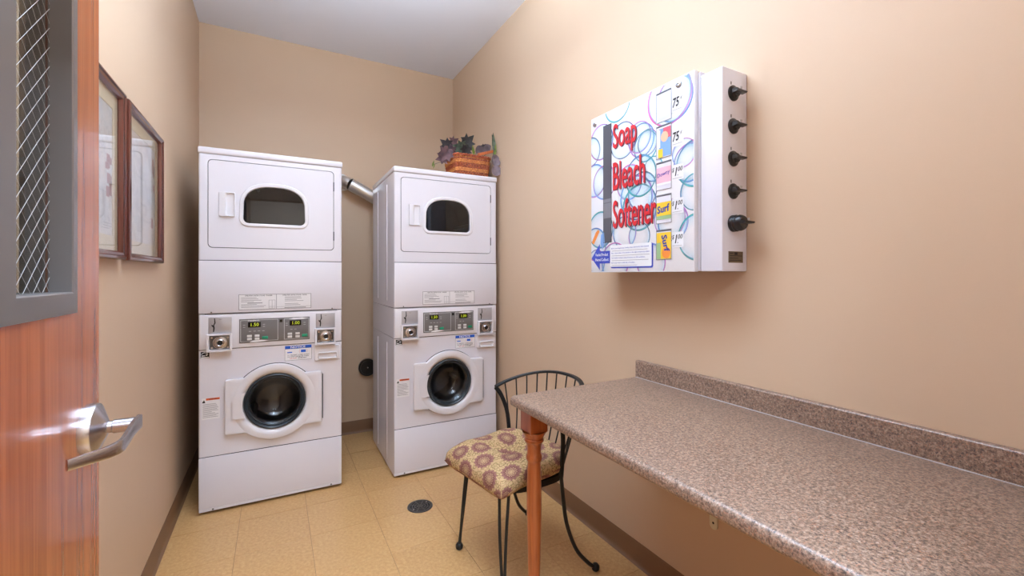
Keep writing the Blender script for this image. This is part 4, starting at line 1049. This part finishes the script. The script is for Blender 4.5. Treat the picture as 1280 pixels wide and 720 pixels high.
# ================================================================== wicker basket with leaves on the right dryer
BX0, BX1, BYa, BYb, BZ = 1.118, 1.385, 2.865, 3.105, MH+0.001
bk = thing('wicker_basket', 'orange-brown woven wicker basket on top of the right dryer', 'basket', ((BX0+BX1)/2, (BYa+BYb)/2, BZ))
def bloop(z, out=0.0, n=96):
    s = 0.90+0.10*min(1, (z-BZ)/0.15); cxm, cym = (BX0+BX1)/2, (BYa+BYb)/2
    L = rrect(cxm-(BX1-BX0)/2*s-out, cxm+(BX1-BX0)/2*s+out, cym-(BYb-BYa)/2*s-out, cym+(BYb-BYa)/2*s+out, 0.03, 8)
    P = [Vector((x, y, z)) for x, y in L]; P.append(P[0]); cum = [0]
    for a, c_ in zip(P, P[1:]): cum.append(cum[-1]+(c_-a).length)
    out_ = []; j = 0
    for k in range(n):
        s_ = cum[-1]*k/n
        while cum[j+1] < s_: j += 1
        out_.append(P[j].lerp(P[j+1], (s_-cum[j])/max(1e-9, cum[j+1]-cum[j])))
    return out_
NS = 88; n = NS*4; rows = 13
for rr in range(rows):
    z = BZ+0.006+rr*0.0118; L = bloop(z, 0, n); cen = Vector(((BX0+BX1)/2, (BYa+BYb)/2, z)); pts = []
    band = rr in (4, 5, 9, 10) 
    for k, p in enumerate(L):
        d = (L[(k+1) % n]-L[k-1]).normalized(); nn = Vector((d.y, -d.x, 0))
        amp = 0.0035 if not band else 0.0022
        ph = PI*k/4+(PI*(rr % 2))
        pts.append(p+nn*(amp*math.sin(ph)+(0.002 if band else 0)))
    obj('weave_row', tube(new(), pts, 0.0068 if band else 0.0056, 5, closed=True), 'wicker_light' if rr in (4, 5, 9, 10, 12) else 'wicker_red', bk, world=True)
b = new(); lo, hi = bloop(BZ+0.002, -0.001, NS//2), bloop(BZ+0.158, -0.001, NS//2)
for p, q in zip(lo, hi): tube(b, [p, q], 0.0036, 5)
o = obj('stakes', b, 'wicker_light', bk, world=True); o['kind'] = 'stuff'
b = new(); L = bloop(BZ+0.157, 0.003, 160)
for s in (0, PI):
    tube(b, [p+Vector((0, 0, 0.006*math.sin(k*0.9+s)))+(p-Vector(((BX0+BX1)/2, (BYa+BYb)/2, p.z))).normalized()*0.005*math.cos(k*0.9+s) for k, p in enumerate(L)], 0.0065, 6, closed=True)
obj('rim', b, 'wicker_red', bk, world=True)
obj('base', sheet(new(), [[(p.x, p.y) for p in bloop(BZ+0.004, -0.003, 40)]], lambda a, c_, d: Vector((a, c_, d)), BZ+0.006, BZ+0.001), 'wicker_red', bk, world=True)
H0, H1 = on_y(597, 193.5, BYa-0.012), on_y(626, 189.5, BYa-0.03)
H1.x = min(H1.x, XR-0.012)
hb = new(); d = (H1-H0).normalized(); up = Vector((0, 0, 1)); sd_ = d.cross(up).normalized(); up = sd_.cross(d)
RG = [[hb.verts.new(p+sd_*a+up*c_) for a, c_ in ((0.006, 0.010), (-0.006, 0.010), (-0.006, -0.010), (0.006, -0.010))] for p in (H0, H1)]
for k in range(4): hb.faces.new((RG[0][k], RG[0][(k+1) % 4], RG[1][(k+1) % 4], RG[1][k]))
hb.faces.new(RG[0]); hb.faces.new(RG[1][::-1]); bmesh.ops.recalc_face_normals(hb, faces=hb.faces)
bmesh.ops.bevel(hb, geom=list(hb.edges), offset=0.003, segments=2, affect='EDGES')
obj('handle', hb, 'handle_wood', bk, world=True)
# leaves
IVY = [(0, -0.38), (0.16, -0.50), (0.34, -0.40), (0.36, -0.22), (0.62, -0.20), (0.40, 0.06), (0.50, 0.34), (0.22, 0.26), (0.0, 0.72)]
IVY = IVY+[(-x, y) for x, y in reversed(IVY[1:-1])]
ROUND = [(0.46*math.sin(2*PI*k/18), -0.46*math.cos(2*PI*k/18)+0.04*math.cos(4*PI*k/18)) for k in range(18)]
SLIM = [(0, -0.6), (0.14, -0.35), (0.17, -0.05), (0.12, 0.3), (0.04, 0.6), (0, 0.75), (-0.04, 0.6), (-0.12, 0.3), (-0.17, -0.05), (-0.14, -0.35)]
def leaf(par, shape, pos, size, ang, tiltx, tilty, mat, cup=0.25):
    # leaf mesh: outline with midrib fold and cup, two-sided thin blade
    b = new(); nL = len(shape)
    rim = [(x, y) for x, y in shape]; mid = [(x*0.5, y*0.5) for x, y in shape]
    zf = lambda x, y: cup*(abs(x)*0.9+0.5*y*y) - 0.10
    m = Matrix.Translation(pos) @ Matrix.Rotation(-YAW*0.6, 4, 'Z') @ Matrix.Rotation(PI/2, 4, 'X') @ Matrix.Rotation(tiltx, 4, 'X') @ Matrix.Rotation(tilty, 4, 'Y') @ Matrix.Rotation(ang, 4, 'Z') @ Matrix.Scale(size, 4)
    layers = []
    for off in (0.0, -0.02):
        c_ = b.verts.new((0, 0, zf(0, 0)+off))
        R1 = [b.verts.new((x, y, zf(x, y)+off)) for x, y in mid]; R2 = [b.verts.new((x, y, zf(x, y)+off)) for x, y in rim]
        for k in range(nL):
            q = (k+1) % nL
            b.faces.new((c_, R1[k], R1[q])); b.faces.new((R1[k], R2[k], R2[q], R1[q]))
        layers.append(R2)
    for k in range(nL):
        q = (k+1) % nL; b.faces.new((layers[0][k], layers[1][k], layers[1][q], layers[0][q]))
    bmesh.ops.recalc_face_normals(b, faces=b.faces); bmesh.ops.transform(b, matrix=m, verts=b.verts)
    return obj('leaf', b, mat, par, world=True, smooth=60)
Z_ = lambda x, y: (530+x/10.28, 160+y/10.28)
iv = thing('ivy_spray', 'artificial ivy spray of plum and green leaves sticking out of the basket', 'plant', (1.22, 2.98, BZ+0.02))
for x, y, yy, sz, ang, tx, ty, mt in [(285, 330, 2.90, 0.105, 2.6, 0.2, 0.3, 'leaf_plum'), (240, 385, 2.92, 0.085, 2.0, -0.2, 0.4, 'leaf_plum'), (330, 300, 2.95, 0.095, -2.8, 0.3, -0.3, 'leaf_plum'), (290, 215, 2.94, 0.085, 0.9, 0.5, 0.2, 'leaf_dark'), (385, 180, 2.97, 0.075, -0.9, 0.1, 0.5, 'leaf_plum'),
        (345, 235, 3.00, 0.075, 0.4, 0.2, 0.0, 'leaf_dark'), (470, 255, 2.93, 0.100, 1.3, 0.6, 0.2, 'leaf_green'), (565, 180, 2.96, 0.105, -0.75, 0.2, 0.35, 'leaf_dark'), (530, 225, 3.00, 0.085, 0.5, 0.2, -0.3, 'leaf_green'), (540, 285, 2.93, 0.08, 2.4, 0.5, 0.2, 'leaf_dark'), (430, 290, 2.96, 0.08, -1.8, 0.5, 0.2, 'leaf_dark'), (635, 290, 2.93, 0.055, 0.2, 0.4, 0.2, 'leaf_bright'),
        (770, 240, 2.99, 0.04, -0.6, 0.1, 0.2, 'leaf_dark'), (118, 460, 2.97, 0.035, -0.3, 0.2, 0.4, 'leaf_bright'), (130, 490, 2.97, 0.025, 2.8, 0.2, 0.4, 'leaf_bright')]:
    u, v = Z_(x, y); leaf(iv, IVY if mt != 'leaf_bright' else SLIM, on_y(u, v, yy), sz, ang, tx, ty, mt)
for x, y, sz in ((720, 288, 0.075), (820, 272, 0.075)):
    u, v = Z_(x, y); leaf(iv, ROUND, on_y(u, v, 2.95), sz, 0.5, 0.4, 0.2, 'leaf_mauve')
base = Vector((1.24, 2.99, BZ+0.08))
b = new()
for x, y, yy in ((285, 330, 2.91), (290, 230, 2.95), (385, 190, 2.98), (565, 200, 2.97), (770, 240, 2.99), (118, 470, 2.98), (820, 275, 2.96)):
    u, v = Z_(x, y); e = on_y(u, v, yy); tube(b, smooth_path([base, (base*0.5+e*0.5)+Vector((0, 0, 0.05)), e], 5), 0.0018, 5)
obj('stem', b, 'leaf_green', iv, world=True)
eu = thing('round_leaf_spray', 'artificial spray of grey-mauve round leaves hanging beside the basket by the wall', 'plant', (1.33, 2.93, BZ+0.02))
for sh, x, y, yy, sz, ang, tx, ty, mt in [(ROUND, 965, 420, 2.80, 0.082, 0.4, 0.1, 0.5, 'leaf_mauve'), (ROUND, 1015, 455, 2.79, 0.06, 0.2, 0.2, -0.2, 'leaf_mauve'), (ROUND, 1000, 560, 2.785, 0.082, 0.1, 0.0, 0.2, 'leaf_mauve'), (SLIM, 1005, 215, 2.82, 0.105, 0.12, 0.0, 0.5, 'leaf_green'), (SLIM, 985, 170, 2.83, 0.06, 0.35, 0.0, 0.3, 'leaf_dark'), (SLIM, 1040, 310, 2.81, 0.07, -0.15, 0.0, 0.3, 'leaf_bright'), (SLIM, 1050, 360, 2.81, 0.09, 0.1, 0.0, 0.7, 'leaf_green')]:
    u, v = Z_(x, y); p = on_y(u, v, yy); p.x = min(p.x, XR-0.03); leaf(eu, sh, p, sz, ang, tx, ty, mt)
u, v = Z_(1000, 560); e = on_y(u, v, 2.80); u, v = Z_(1030, 320); m_ = on_y(u, v, 2.83); u, v = Z_(955, 120); tp = on_y(u, v, 2.83)
b = tube(new(), smooth_path([(1.32, 2.95, BZ+0.08), (1.345, 2.88, BZ+0.18), m_, e], 6), 0.002, 5); tube(b, smooth_path([m_, (m_+tp)/2+Vector((0.004, 0, 0)), tp], 4), 0.0015, 5)
obj('stem', b, 'leaf_green', eu, world=True)
